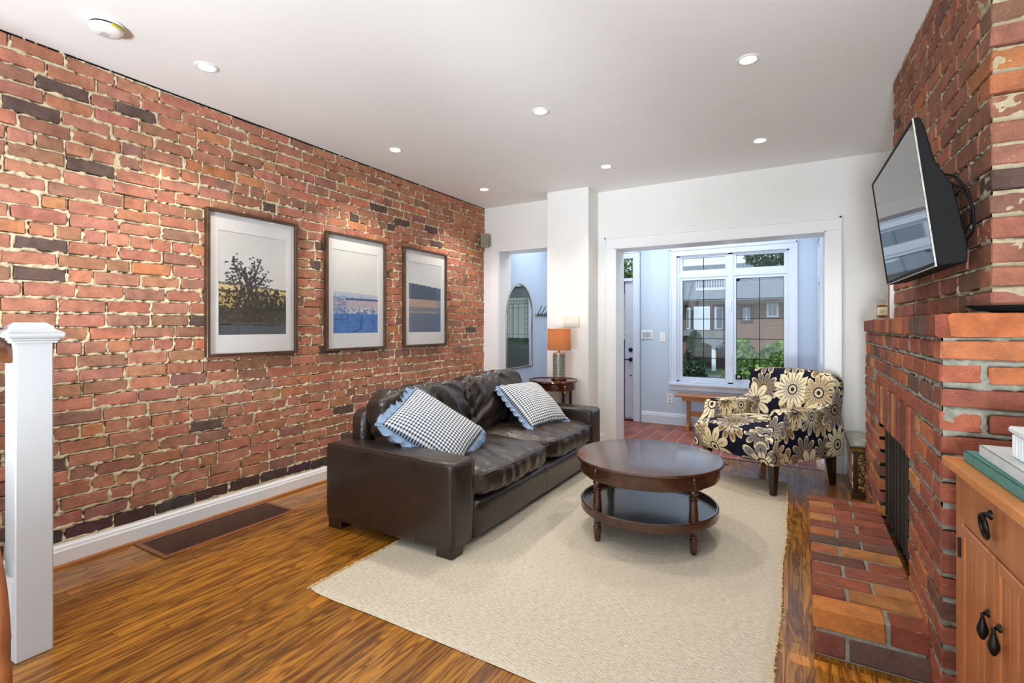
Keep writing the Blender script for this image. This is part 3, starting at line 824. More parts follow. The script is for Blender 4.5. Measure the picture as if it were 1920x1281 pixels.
rc = random.Random(21)
cu = Vector((-.0402, .9992, 0)); cn = Vector((-.9992, -.0402, 0)); cs = Vector((.9992, .0402, 0)); cn2 = Vector((.0402, -.9992, 0))
corner = Vector((.53, 2.16, 0)); L1c = 1.491
ch = thing('chimney_breast', 'red brick chimney breast rising from the mantel to the ceiling behind the television', 'chimney', (.53, 2.16, 1.30))
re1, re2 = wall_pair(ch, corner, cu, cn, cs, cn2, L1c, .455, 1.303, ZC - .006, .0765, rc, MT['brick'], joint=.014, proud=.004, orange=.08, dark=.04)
mortar_sheet('mortar', corner, cu, (0, 0, 1), cn, 0.0, L1c, 1.30, ZC - .002, re1, ch, mortar_mat('chimney_mortar', (150, 138, 112), (178, 166, 138)), over=.003, amp=.006)['kind'] = 'stuff'
mortar_sheet('mortar', corner, cs, (0, 0, 1), cn2, 0.0, .455, 1.30, ZC - .002, re2, ch, mortar_mat('chimney_mortar', (150, 138, 112), (178, 166, 138)), over=.003, amp=.006)['kind'] = 'stuff'
g = G(); ci_ = corner + cs * .034 + cn2 * -.034; pf = corner + cu * L1c + cs * .034
g.prism([(ci_.x, ci_.y), (.985, 2.22), (.985, pf.y), (pf.x, pf.y)], 'z', 1.30, ZC - .002); obj('masonry_core', g, MT['brick'], ch)

fp = thing('fireplace', 'projecting red brick fireplace with soldier course and black mesh curtain in its opening', 'fireplace', (.39, 2.07, 0))
rf = random.Random(31)
fc = Vector((.39, 2.07, 0)); OP = (.548, 1.478, -.1, .72); SO = (.42, 1.66, .72, .935)
ex = []
s = .425
while s < 1.64:
    wd = .062 * rf.uniform(.92, 1.05)
    c = fc + Vector((0, s + wd / 2, .825 + rf.uniform(-.004, .004))) + Vector((-1, 0, 0)) * (.008 + rf.uniform(-.004, .006) - .05)
    M = Matrix(((0, 1, 0, c.x), (0, 0, 1, c.y), (1, 0, 0, c.z), (0, 0, 0, 1))) @ Matrix.Diagonal((1.0, 1, wd / .064, 1))
    ex.append((M, 's%d' % rf.randrange(10), brick_color(rf, .08, .1), c, .013)); s += wd + .013
# rim course: square brick ends on the face, long orange bricks round the side
s = -.008
while s < 2.15:
    wd = min(.10 * rf.uniform(.9, 1.5), 2.16 - s); c = fc + Vector((.10 - .018, s + wd / 2, 1.262)) + Vector((-.0, 0, 0))
    M = Matrix.Translation((c.x, c.y, c.z)) @ Matrix.Rotation(PI / 2, 4, 'Z') @ Matrix.Diagonal((wd / .207, 2.0, .075 / .064, 1))
    ex.append((M, 's%d' % rf.randrange(10), brick_color(rf, .1, .14), (c.x - .1, c.y, c.z), .01)); s += wd + .010
for a, b, cc in ((.015, .46, (166, 98, 60)), (.475, .61, (150, 84, 60))):
    c = Vector((.39 + (a + b) / 2, 2.07 + .03, 1.262)); M = Matrix.Translation(c) @ Matrix.Diagonal(((b - a) / .207, 1, .075 / .064, 1)); ex.append((M, 's3', C(cc), c, .02))
fe1, fe2 = wall_pair(fp, fc, (0, 1, 0), (-1, 0, 0), (1, 0, 0), (0, -1, 0), 2.16, .61, 0.005, 1.222, .0765, rf, MT['brick'], holes=(OP, SO), proud=.007, joint=.019, orange=.14, dark=.05, extra=ex)
srect = [(e[3].y - 2.07 - .031, e[3].y - 2.07 + .031, .722, .929) for e in ex[:17] if not isinstance(e[3], tuple)]
mortar_sheet('mortar', fc, (0, 1, 0), (0, 0, 1), (-1, 0, 0), 0, 2.16, 0, 1.245, fe1 + srect, fp, MT['grey_mortar'], over=.005, amp=.006, holes=((.548, 1.478, -.1, .722),))['kind'] = 'stuff'
mortar_sheet('mortar', fc, (1, 0, 0), (0, 0, 1), (0, -1, 0), 0, .61, 0, 1.245, fe2, fp, MT['grey_mortar'], over=.007, amp=.006)['kind'] = 'stuff'
g = G(); X0 = .424
g.box(X0, 1.0, 2.104, 2.612, 0, 1.225); g.box(X0, 1.0, 3.554, 4.22, 0, 1.225); g.box(X0, 1.0, 2.618, 3.548, .72, 1.225); g.box(.50, 1.0, 2.2, 4.22, 1.225, 1.296); g.box(.42, .50, 2.12, 4.2, 1.226, 1.29)
obj('masonry_core', g, MT['grey_mortar'], fp)
g = G(); g.box(.50, .53, 2.62, 3.546, .19, .718); g.box(.53, .92, 2.618, 3.548, .0, .186); obj('firebox_lining', g, 'ember', fp)
# pleated mesh curtain on a rod
pts = []
for i in range(241):
    y = 2.625 + (3.542 - 2.625) * i / 240
    pts.append([(.418 + .007 * math.sin(i * .55) + .004 * math.sin(i * .21 + 1), y, z) for z in (.195, .33, .46, .60, .705)])
g = G(); g.grid(pts); obj('mesh_curtain', g, 'mesh', fp, True)
g = G(); g.tube([(.418, 2.62, .706), (.418, 3.546, .706)], .006, 8); obj('curtain_rod', g, 'blackmetal', fp)

he = thing('hearth', 'raised brick hearth slab on the floor in front of the fireplace', 'hearth', (.215, 2.97, 0))
hit = []; rh = random.Random(41)
y = 2.225; row = 0
while y < 3.69:
    yb = min(y + .102, 3.70)
    segs = [(.038, .245), (.257, .392)] if row % 2 == 0 else [(.038, .150), (.162, .392)]
    if row == 0: segs = [(.036, .262), (.276, .392)]
    for a, b in segs:
        c = Vector(((a + b) / 2, (y + yb) / 2, .147 + rh.uniform(-.002, .002)))
        col = brick_color(rh, .05, .22)
        if row == 0 and a < .1: col = C(184, 118, 62)
        if row == 0 and a > .2: col = C(178, 92, 62)
        if row > 8 and rh.random() < .6: col = C(rh.randint(184, 204), rh.randint(104, 120), 66)
        M = Matrix.Translation(c) @ Matrix.Rotation(rh.uniform(-.015, .015), 4, 'Z') @ Matrix.Diagonal(((b - a) / .207, (yb - y) / .10, .080 / .064, 1))
        hit.append((M, 's%d' % rh.randrange(10), col, c, .02))
    y = yb + .0115; row += 1
for a, b in ((.040, .140), (.154, .390)):
    c = Vector(((a + b) / 2, 2.225 + .055, .051)); col = C(152, 94, 68) if a < .1 else C(98, 78, 70)
    hit.append((Matrix.Translation(c) @ Matrix.Diagonal(((b - a) / .207, 1, .082 / .064, 1)), 's2', col, c, .02))
y = 2.35
while y < 3.68:
    c = Vector((.093, y + .1, .051)); hit.append((Matrix.Translation(c) @ Matrix.Rotation(PI / 2, 4, 'Z') @ Matrix.Diagonal((min(.207, 3.695 - y) / .207, 1, .082 / .064, 1)), 's%d' % rh.randrange(10), brick_color(rh), c, .02)); y += .219
lay_pieces('brick', refire(hit, rh, .94, (C(184, 118, 62), C(98, 78, 70))), he, SV, MT['brick'])
g = G(); g.box(.046, .380, 2.236, 3.692, 0, .181, .003); obj('mortar', g, 'grey_mortar', he)

# ------------------------------------------------------------------ RUG
rg = thing('area_rug', 'cream woven rug covering the oak floor beneath sofa and coffee table', 'rug', (-1.06, 3.05, 0))
nx, ny = 60, 90; top = []
RX0, RX1, RY0, RY1 = -2.04, -.085, 1.555, 4.56
pts = []
for i in range(nx + 1):
    rowp = []
    for j in range(ny + 1):
        u, v = i / nx, j / ny
        x = RX0 + (RX1 - RX0) * u; y = RY0 + (RY1 - RY0) * v
        x += .010 * noise.noise(Vector((0, y * 2.2, 5))) * (1 if u > .5 else -1) - (.03 if u > .5 else 0) * max(0, v - .6)
        y += .008 * noise.noise(Vector((x * 3, 0, 9)))
        if v < .5 and u < .03: y += .012 * (1 - u / .03)
        e = min(u * (RX1 - RX0), (1 - u) * (RX1 - RX0), v * (RY1 - RY0), (1 - v) * (RY1 - RY0))
        z = .003 + .009 * min(1, e / .03) ** .5 + .0012 * noise.noise(Vector((x * 8, y * 8, 0)))
        rowp.append((x, y, z))
    pts.append(rowp)
g = G(); g.grid(pts); obj('rug_weave', g, 'rug', rg, True)
g = G(); rr = random.Random(9)
for i in range(230):
    y = RY0 + (RY1 - RY0) * i / 230
    for sd in (0, 1):
        v = (y - RY0) / (RY1 - RY0); x = RX0 + (RX1 - RX0) * sd + .010 * noise.noise(Vector((0, y * 2.2, 5))) * (1 if sd else -1) - (.03 if sd else 0) * max(0, v - .6)
        s_ = rr.uniform(.003, .009); g.box(x - s_, x + s_, y, y + .009, .001, .011, .002)
        if sd and rr.random() < .13: d = rr.uniform(.012, .022); g.box(x, x + d, y, y + .003, .001, .004)
o = obj('edge_binding', g, mat('jute_binding', (212, 192, 152), .95, col2=(190, 166, 124), ns=80), rg, label='frayed pale jute edge'); o['kind'] = 'stuff'

# ------------------------------------------------------------------ SOFA
so = thing('leather_sofa', 'dark brown leather two-seat sofa with broad block arms', 'sofa', (-2.09, 3.2, 0))


def wrinkle(amp, sc, st=(1, 1, 1), seed=0, flat=.0):
    def f(o, p):
        q = Vector((o.x * st[0], o.y * st[1], o.z * st[2])) * sc + Vector((seed, seed * 2, 0))
        k = noise.noise(q) + .5 * noise.noise(q * 2.1)
        d = Vector((p[0], p[1], p[2])); d.normalize(); return o + d * k * amp
    return f


RUGZ = .013
for y0, y1 in ((2.10, 2.305), (4.105, 4.31)):
    g = G(); g.soft((-2.09, (y0 + y1) / 2, .292), (1.0, y1 - y0, .476), (40, 10, 20), 22, (.004, .008, .005), wrinkle(.0025, 5, seed=y0))
    arm = obj('arm', g, 'tautleather', so, True)
    g = G()
    for yy in (y0 + .006, y1 - .006):
        g.tube([(-2.57, yy, .523), (-2.2, yy, .527), (-1.9, yy, .527), (-1.608, yy, .521), (-1.592, yy, .505), (-1.592, yy, .30), (-1.592, yy, .07)], .0035, 6)
    obj('piping', g, 'leather', arm, True)
    if y0 < 3:
        g = G()
        for xx in (-2.30, -1.84): g.tube([(xx, 2.097, .06), (xx, 2.095, .3), (xx, 2.098, .505), (xx, 2.12, .531), (xx, 2.28, .531)], .0016, 5)
        obj('panel_seam', g, 'leather', arm)
g = G(); g.soft((-2.525, 3.205, .385), (.13, 1.81, .67), (6, 30, 12), 14, (.0, 0, .004), wrinkle(.003, 4, seed=3)); obj('back_frame', g, 'leather', so, True)
g = G(); g.soft((-1.99, 3.205, .155), (.79, 1.80, .21), (10, 30, 6), 20, (.004, 0, 0), wrinkle(.002, 4, seed=4))
bf = obj('base', g, 'tautleather', so, True)
g = G(); g.tube([(-1.594, 3.225, .06), (-1.591, 3.225, .15), (-1.594, 3.225, .25)], .0025, 5); obj('panel_seam', g, 'leather', bf)


def seatfn(seed):
    def f(o, p):
        x, y, z = p
        q = Vector((o.x * 3, o.y * 15, o.z * 4)) + Vector((seed, 0, 0))
        fr = max(0, x - .35) / .65                      # gathers along the front roll
        k = noise.noise(q) * .020 * fr + .006 * noise.noise(Vector((o.x * 6, o.y * 6, seed)))
        d = Vector((x, y * .3, z)); d.normalize()
        o = o + d * k
        # shallow radiating creases on the top
        if z > .5: o.z += .009 * noise.noise(Vector((o.x * 4, o.y * 13 + o.x * 6, seed + 7)))
        return o
    return f


for i, (y0, y1) in enumerate(((2.308, 3.262), (3.262, 4.10))):
    yc = (y0 + y1) / 2
    g = G(); g.soft((-1.955, yc, .350), (.79, y1 - y0 - .004, .17), (44, 60, 12), 6, (.02, .004, .035), seatfn(i * 9 + 1))
    sc_ = obj('seat_cushion', g, 'leather', so, True)
    g = G(); g.tube([(-1.60, y0 + .03, .410), (-1.573, y0 + .05, .408), (-1.557, (y0 * 3 + y1) / 4, .408), (-1.553, yc, .408), (-1.557, (y0 + 3 * y1) / 4, .408), (-1.573, y1 - .05, .408), (-1.60, y1 - .03, .410)], .0045, 6); obj('piping', g, 'leather', sc_, True)


def backfn(seed):
    def f(o, p):
        x, y, z = p
        q = Vector((o.x * 4, o.y * 7 + z * 2.0 * (1 if y > 0 else -1), o.z * 4)) + Vector((seed, 1, 0))
        k = noise.noise(q) * .026 + .016 * noise.noise(q * 2.3) + .018 * noise.noise(Vector((0, o.y * 16 + o.z * 5, seed))) * max(0, z + .2)
        d = Vector((x, y * .5, z * .6)); d.normalize()
        return o + d * k
    return f


for i, (y0, y1, zt) in enumerate(((2.315, 3.20, .60), (3.215, 4.10, .615))):
    Mx = Matrix.Translation((-2.335, (y0 + y1) / 2, zt)) @ Matrix.Rotation(R(-14), 4, 'Y')
    g = G(); g.soft((0, 0, 0), (.20, y1 - y0, .47), (14, 44, 34), 7, (.055, .008, .012), backfn(i * 5 + 2), M=Mx)
    bc = obj('back_cushion', g, 'leather', so, True)
    h = (y1 - y0) / 2 - .03
    g = G(); P_ = [(.085, -h, -.15), (.092, -h, .13), (.085, -h + .04, .205), (.082, 0, .222), (.085, h - .04, .205), (.092, h, .13), (.085, h, -.15)]
    g.tube([Mx @ Vector(p) for p in P_], .0035, 6); obj('piping', g, 'leather', bc, True)
for x, y in ((-1.66, 2.165), (-1.66, 4.245), (-2.52, 2.165), (-2.52, 4.245)):
    z0 = RUGZ if x > -2 else 0
    g = G(); g.box(x - .055, x + .055, y - .05, y + .05, z0 - .001, .062, .003); obj('foot', g, 'darkleg', so)


# ------------------------------------------------------------------ THROW PILLOWS
def throw_pillow(name, label, c, u, v, su, sv, seed, group):
    u = Vector(u).normalized(); v = Vector(v); n = u.cross(v).normalized(); v = n.cross(u).normalized()
    M = Matrix.Identity(4)
    for k in range(3): M[k][0], M[k][1], M[k][2], M[k][3] = u[k], v[k], n[k], c[k]
    b = bmesh.new(); N = 34; uvs = {}; sides = []
    for sg in (1, -1):
        rows = []
        for i in range(N + 1):
            row = []
            for j in range(N + 1):
                a, d = 2 * i / N - 1, 2 * j / N - 1
                pin = 1 - .02 * (abs(a) ** 2 + abs(d) ** 2) * .5 + .05 * abs(a * d)
                th = .098 * ((1 - a * a) * (1 - d * d)) ** .42 + .004 * noise.noise(Vector((a * 3 + seed, d * 3, 0)))
                if i in (0, N) or j in (0, N): th = 0
                w_ = .012 * noise.noise(Vector((a * 1.5, d * 1.5, seed)))
                vt = b.verts.new((a * su / 2 * (1 - .06 * (1 - abs(d)) ** 0 * d * d * 0) * pin, d * sv / 2 * pin, sg * th + w_)); row.append(vt); uvs[vt] = ((a + 1) / 2 * su, (d + 1) / 2 * sv)
            rows.append(row)
        sides.append(rows)
        for i in range(N):
            for j in range(N):
                f = (rows[i][j], rows[i + 1][j], rows[i + 1][j + 1], rows[i][j + 1]); b.faces.new(f if sg > 0 else f[::-1])
    uvl = b.loops.layers.uv.new('UVMap')
    for f in b.faces:
        for l in f.loops: l[uvl].uv = (uvs[l.vert][0] * 1.9, uvs[l.vert][1] * 1.9)
    ed = [(p.co.copy()) for p in [sides[0][i][0] for i in range(N)] + [sides[0][N][j] for j in range(N)] + [sides[0][N - i][N] for i in range(N)] + [sides[0][0][N - j] for j in range(N)]]
    bmesh.ops.remove_doubles(b, verts=b.verts, dist=.0004)
    bmesh.ops.transform(b, matrix=M, verts=b.verts); me = bpy.data.meshes.new(name); b.to_mesh(me); b.free()
    t = thing(name, label, 'pillow', c, 0, group)
    link('pillow_cover', me, MT['ging'], t, True)
    me = bpy.data.meshes.new('ruffle'); b = bmesh.new(); rings = []
    m = len(ed); sub = 3; tot = m * sub
    for q in range(tot):
        i = q // sub; fr = q % sub / sub; p = ed[i].lerp(ed[(i + 1) % m], fr)
        out = Vector((p.x / (su / 2), p.y / (sv / 2), 0)); mxx = max(abs(out.x), abs(out.y)); 
        ox = out.x if abs(out.x) > .86 * mxx else 0; oy = out.y if abs(out.y) > .86 * mxx else 0
        dr = Vector((ox, oy, 0)).normalized()
        ring = []
        for k in range(5):
            w_ = k / 4; ph = q * 2 * PI / 13 + 1.2 * noise.noise(Vector((q * .05, seed, 0)))
            amp = .012 * w_
            ring.append(b.verts.new(p + dr * (.052 * w_ + .004 * math.sin(ph * .5) * w_) + Vector((0, 0, amp * math.sin(ph) - w_ * w_ * (.055 if oy > 0 else (.03 if ox > 0 else 0)))) + Vector((-dr.y, dr.x, 0)) * .009 * w_ * math.cos(ph)))
        rings.append(ring)
    for q in range(tot):
        A, D = rings[q], rings[(q + 1) % tot]
        for k in range(4): b.faces.new((A[k], D[k], D[k + 1], A[k + 1]))
    bmesh.ops.transform(b, matrix=M, verts=b.verts); b.to_mesh(me); b.free()
    ro = link('ruffle', me, MT['chamb'], t, True, )
    ro.modifiers.new('thick', 'SOLIDIFY').thickness = .0025
    ro['label'] = 'pale blue gathered ruffle'
    return t


throw_pillow('throw_pillow', 'navy gingham ruffled pillow slumped against the sofa arm nearest the newel post', (-2.035, 2.50, .605), (.78, .36, -.52), (-.10, .93, .42), .52, .40, 1, 'gingham pillows on the sofa')
throw_pillow('throw_pillow', 'navy gingham ruffled pillow leaning by the sofa arm next to the lamp table', (-1.97, 3.73, .600), (.24, .97, .0), (-.78, .08, .60), .46, .46, 5, 'gingham pillows on the sofa')

# ------------------------------------------------------------------ COFFEE TABLE
tx, ty = -.817, 3.05
ct = thing('coffee_table', 'round dark cherry coffee table with turned legs standing on the cream rug', 'table', (tx, ty, 0))
g = G(); g.lathe([(0, .450), (.425, .450), (.432, .455), (.434, .463), (.430, .470), (.422, .472), (0, .472)], (tx, ty, 0), 72); obj('tabletop', g, 'walnut', ct, 'auto')
g = G(); g.lathe([(.39, .375), (.408, .375), (.410, .380), (.410, .452), (.39, .452)], (tx, ty, 0), 72); obj('apron', g, 'walnut', ct, 'auto')
sh = None
g = G(); g.lathe([(0, .158), (.392, .158), (.392, .170), (0, .170)], (tx, ty, 0), 72); sh = obj('shelf', g, 'shelfdark', ct, 'auto')
g = G(); g.lathe([(.388, .148), (.402, .148), (.406, .153), (.406, .196), (.401, .201), (.394, .200), (.390, .194), (.388, .17)], (tx, ty, 0), 72); obj('shelf_rim', g, 'walnut', sh, 'auto')
for k in range(4):
    a = R(-34.4 + 90 * k); lx, ly = tx + .372 * math.cos(a), ty + .372 * math.sin(a)
    g = G()
    prof = [(.0, .013), (.012, .013), (.014, .02), (.019, .07), (.020, .095), (.014, .104), (.018, .110), (.018, .116), (.013, .122), (.017, .130), (.021, .150), (.0215, .19), (.020, .24), (.0165, .285), (.0145, .30), (.019, .304), (.019, .310), (.0145, .315), (.019, .320), (.019, .326), (.014, .332), (.020, .345), (.021, .358), (.016, .368), (.022, .372), (.022, .378), (0, .378)]
    g.lathe([(r_ * 1.22, z_) for r_, z_ in prof], (lx, ly, 0), 20)
    Ml = Matrix.Translation((lx, ly, 0)) @ Matrix.Rotation(a, 4, 'Z')
    g.box(-.024, .040, -.028, .028, .372, .451, .003, 1, Ml)
    g.box(-.024, .042, -.040, .040, .405, .451, .008, 1, Ml)
    obj('leg', g, 'walnut', ct, 'auto')
    if k in (3, 2): pass
    g = G(); g.lathe([(.007, 0), (.007, .004), (0, .006)], (tx + .345 * math.cos(a), ty + .345 * math.sin(a), .170), 10); obj('shelf_screw', g, 'silver', sh)

# ------------------------------------------------------------------ ARMCHAIR
ac = thing('floral_armchair', 'armchair upholstered in big navy, cream and taupe flowers, standing near the fireplace', 'armchair', (-.248, 4.575, 0), R(-34.8))
lo = dict(world=False)


def fab(name, g, s=True):
    o = obj(name, g, 'floral', ac, s, False); boxuv(o); return o


def seat_fn(o, p):
    x, y, z = p
    o.y += -.03 * (1 - x * x) * max(0, -y)
    if z > 0: o.z += .012 * (1 - x * x)
    if y < -.6 and z < 0: o.y += .03 * (-z)
    return o


g = G(); g.soft((0, -.10, .368), (.70, .70, .245), (26, 26, 12), 7, (.0, .01, .022), seat_fn); fab('seat', g)
for s_ in (-1, 1):
    prof = [(-.405, .242), (-.42, .30), (-.425, .42), (-.36, .47), (-.318, .52), (-.305, .60), (-.29, .625), (-.26, .638), (-.1, .636), (.1, .63), (.25, .66), (.34, .64), (.40, .50), (.40, .30), (.385, .242)]
    g = G()
    b = bmesh.new(); x0, x1 = sorted((s_ * .255, s_ * .378))
    A = [b.verts.new((x0, u, v)) for u, v in prof]; D = [b.verts.new((x1, u, v)) for u, v in prof]
    b.faces.new(A); b.faces.new(D[::-1])
    for i in range(len(prof)): j = (i + 1) % len(prof); b.faces.new((A[i], D[i], D[j], A[j]))
    bmesh.ops.recalc_face_normals(b, faces=b.faces)
    bmesh.ops.bevel(b, geom=[e for e in b.edges if len(e.link_faces) == 2 and e.calc_face_angle(0) > .9], offset=.022, segments=4, profile=.6, affect='EDGES')
    g._merge(b); fab('arm', g, 'auto')


def back_fn(o, p):
    x, y, z = p
    o.y -= .055 * x * x * max(0, .2 + .8 * (z + 1) / 2)      # wings wrap forwards
    o.z -= .018 * x * x * (z > 0)
    o.x *= 1 + .03 * z
    return o


Mb = Matrix.Translation((0, .335, .565)) @ Matrix.Rotation(R(-9), 4, 'X')
g = G(); g.soft((0, 0, 0), (.755, .165, .655), (30, 10, 28), 9, (0, .035, .010), back_fn, M=Mb); fab('backrest', g)
for (lx, ly, sp) in ((-.31, -.33, 0), (.31, -.33, 0), (-.31, .33, .03), (.31, .33, .03)):
    z0 = RUGZ if ly < 0 else 0
    b = bmesh.new(); T_, B_ = [], []
    for a, d in ((-1, -1), (1, -1), (1, 1), (-1, 1)):
        T_.append(b.verts.new((lx + a * .030, ly + d * .030, .25))); B_.append(b.verts.new((lx + a * .018, ly + sp + d * .018, z0)))
    b.faces.new(T_); b.faces.new(B_[::-1])
    for i in range(4): b.faces.new((B_[i], B_[(i + 1) % 4], T_[(i + 1) % 4], T_[i]))
    bmesh.ops.recalc_face_normals(b, faces=b.faces); bmesh.ops.bevel(b, geom=b.edges[:], offset=.003, segments=1, affect='EDGES')
    g = G(); g._merge(b); obj('leg', g, 'darkleg', ac, False, False)

# ------------------------------------------------------------------ SIDE TABLE, LAMP
sx_, sy_ = -2.17, 4.535
st = thing('side_table', 'small round mahogany side table behind the far sofa arm', 'table', (sx_, sy_, 0))
g = G(); g.lathe([(0, .700), (.24, .700), (.247, .704), (.249, .711), (.245, .718), (.236, .720), (0, .718)], (sx_, sy_, 0), 48); tp = obj('tabletop', g, 'mahog', st, 'auto')
g = G(); g.lathe([(.240, .718), (.246, .720), (.246, .724), (.240, .724)], (sx_, sy_, 0), 48); obj('top_gallery', g, 'gold', tp, 'auto')
g = G(); g.lathe([(.20, .630), (.226, .630), (.230, .634), (.230, .701), (.20, .701)], (sx_, sy_, 0), 48); ap = obj('apron', g, 'mahog', st, 'auto')
g = G()
for da in (-105, -60): 
    pass
a0 = R(-78)
g.prism([(.0, .64), (.0, .692)], 'y', 0, .001) if False else None
for da in (-22, 22):
    a = a0 + R(da); g.lathe([(.005, 0), (.009, .012), (.004, .018), (0, .02)], n=12, M=Matrix.Translation((sx_ + .229 * math.cos(a), sy_ + .229 * math.sin(a), .665)) @ Matrix.Rotation(a, 4, 'Z') @ Matrix.Rotation(R(90), 4, 'Y'))
obj('drawer_knob', g, 'gold', ap, 'auto')
for k in range(4):
    a = R(-125 + 90 * k) if k else R(-125)
    lx, ly = sx_ + .205 * math.cos(a), sy_ + .205 * math.sin(a)
    if k == 0: pass
    g = G(); g.lathe([(0, 0), (.008, 0), (.009, .02), (.0085, .03), (.013, .06), (.015, .55), (.014, .58), (.017, .60), (.017, .64), (0, .64)], (lx, ly, 0), 12); lg = obj('leg', g, 'darkleg', st, 'auto')
    ox, oy = sx_ + .226 * math.cos(a), sy_ + .226 * math.sin(a)
    g = G(); g.lathe([(0, .600), (.012, .602), (.016, .612), (.011, .622), (.013, .640), (.019, .655), (.023, .672), (.016, .682), (0, .684)], (ox, oy, 0), 10); obj('capital', g, 'gold', lg, 'auto', label='brass leaf mount')
lx, ly = -2.115, 4.56
lp = thing('table_lamp', 'table lamp with orange drum shade and ribbed pewter base on the mahogany side table', 'lamp', (lx, ly, .722))
g = G(); g.lathe([(0, .720), (.078, .720), (.080, .724), (.080, .738), (.074, .744), (.060, .746), (0, .746)], (lx, ly, 0), 36); obj('base_plate', g, mat('bronze_foot', (120, 80, 58), .3, .8, col2=(96, 62, 46), ns=20), lp, 'auto')
g = G(); pr_ = [(0, .745)]
for i in range(15): z = .748 + i * .0158; pr_ += [(.058, z), (.064, z + .003), (.064, z + .011), (.058, z + .014)]
pr_ += [(.058, .990), (.04, .996), (0, .996)]
g.lathe(pr_, (lx, ly, 0), 36); obj('body', g, 'silver', lp, 'auto')
g = G(); g.lathe([(0, .99), (.013, .99), (.013, 1.04), (.018, 1.045), (.018, 1.08), (0, 1.08)], (lx, ly, 0), 16); obj('stem', g, 'gold', lp, 'auto')
g = G(); g.lathe([(.118, 1.020), (.116, 1.235), (.114, 1.235), (.116, 1.020), (.118, 1.020)], (lx, ly, 0), 48); sd = obj('lamp_shade', g, 'shade', lp, 'auto')
for f in list(sd.data.polygons): pass
bm_ = bmesh.new(); bm_.from_mesh(sd.data); bmesh.ops.delete(bm_, geom=[f for f in bm_.faces if len(f.verts) > 6], context='FACES'); bm_.to_mesh(sd.data); bm_.free()
g = G(); g.tube([(lx - .115, ly, 1.06), (lx, ly, 1.055), (lx + .115, ly, 1.06)], .002, 5); g.tube([(lx, ly - .115, 1.06), (lx, ly, 1.055), (lx, ly + .115, 1.06)], .002, 5); obj('shade_spider', g, 'gold', sd)
g = G(); g.lathe([(0, 1.075), (.014, 1.08), (.028, 1.11), (.030, 1.13), (.022, 1.152), (0, 1.162)], (lx, ly, 0), 16); obj('bulb', g, mat('warm_bulb', (255, 214, 150), .5, emit=6), lp, True)
lb = lamp('table_lamp_light', 'POINT', (lx, ly, 1.135), (0, 0, 0), 1.7, (1, .86, .66), shadow_soft_size=.035)
lb.parent = lp; lb.location = (0, 0, 1.18 - .722)

# ------------------------------------------------------------------ CHEST BY THE FIREPLACE
cx0, cx1, cy0, cy1 = .325, .78, 4.40, 4.95
tk = thing('lacquer_chest', 'small black and gold oriental lacquer chest tucked behind the brick fireplace', 'chest', ((cx0 + cx1) / 2, (cy0 + cy1) / 2, 0))
t = NT('gold_speckle_lacquer'); t.set(Roughness=.3, Metallic=.3, Coat_Weight=.4); nn_ = t.noise(t.coord('world'), 75, 3, .7)
t.l(t.ramp(nn_, [(.44, C(34, 26, 12)[:3]), (.54, C(112, 84, 30)[:3]), (.64, C(232, 204, 120)[:3])]), t.b.inputs['Base Color']); SPK = t.m
t = NT('painted_gold_panel'); t.set(Roughness=.35, Coat_Weight=.3); nn_ = t.noise(t.coord('world', (1, 1, .6)), 9, 4, .6, 1.2)
t.l(t.ramp(nn_, [(.38, C(60, 32, 20)[:3]), (.50, C(120, 72, 40)[:3]), (.56, C(232, 190, 140)[:3]), (.8, C(240, 214, 168)[:3])]), t.b.inputs['Base Color']); PNL = t.m
LAC = mat('black_lacquer', (38, 24, 18), .25, col2=(58, 34, 24), coat=.6)
g = G(); g.box(cx0, cx1, cy0, cy1, .03, .345, .004); bo = obj('body', g, LAC, tk)
g = G(); g.box(cx0 - .004, cx0 + .002, cy0 + .04, cy1 - .04, .06, .315, .001); obj('painted_panel', g, PNL, bo, label='gold painted front panel')
g = G(); g.box(cx0 + .03, cx1 - .03, cy0 - .004, cy0 + .002, .05, .325, .001); obj('speckled_panel', g, SPK, bo, label='gold speckled end panel')
g = G(); g.box(cx0 - .012, cx1 + .01, cy0 - .012, cy1 + .01, 0, .035, .004); obj('plinth', g, LAC, tk)
g = G(); g.box(cx0 - .018, cx1 + .015, cy0 - .018, cy1 + .015, .345, .358, .004); g.box(cx0 - .008, cx1 + .005, cy0 - .008, cy1 + .005, .358, .366, .002); ld = obj('lid', g, 'gold', tk)
t = NT('lacquer_top'); t.set(Roughness=.25, Coat_Weight=.5); nn_ = t.noise(t.coord('world'), 16, 4, .6)
t.l(t.ramp(nn_, [(.4, C(98, 96, 82)[:3]), (.6, C(158, 152, 130)[:3]), (.72, C(206, 196, 160)[:3])]), t.b.inputs['Base Color'])
g = G(); g.box(cx0 - .02, cx1 + .015, cy0 - .02, cy1 + .015, .366, .384, .005); obj('top_panel', g, LAC, ld); g = G(); g.box(cx0 + .01, cx1 - .015, cy0 + .01, cy1 - .015, .384, .386); obj('top_inlay', g, t.m, ld)

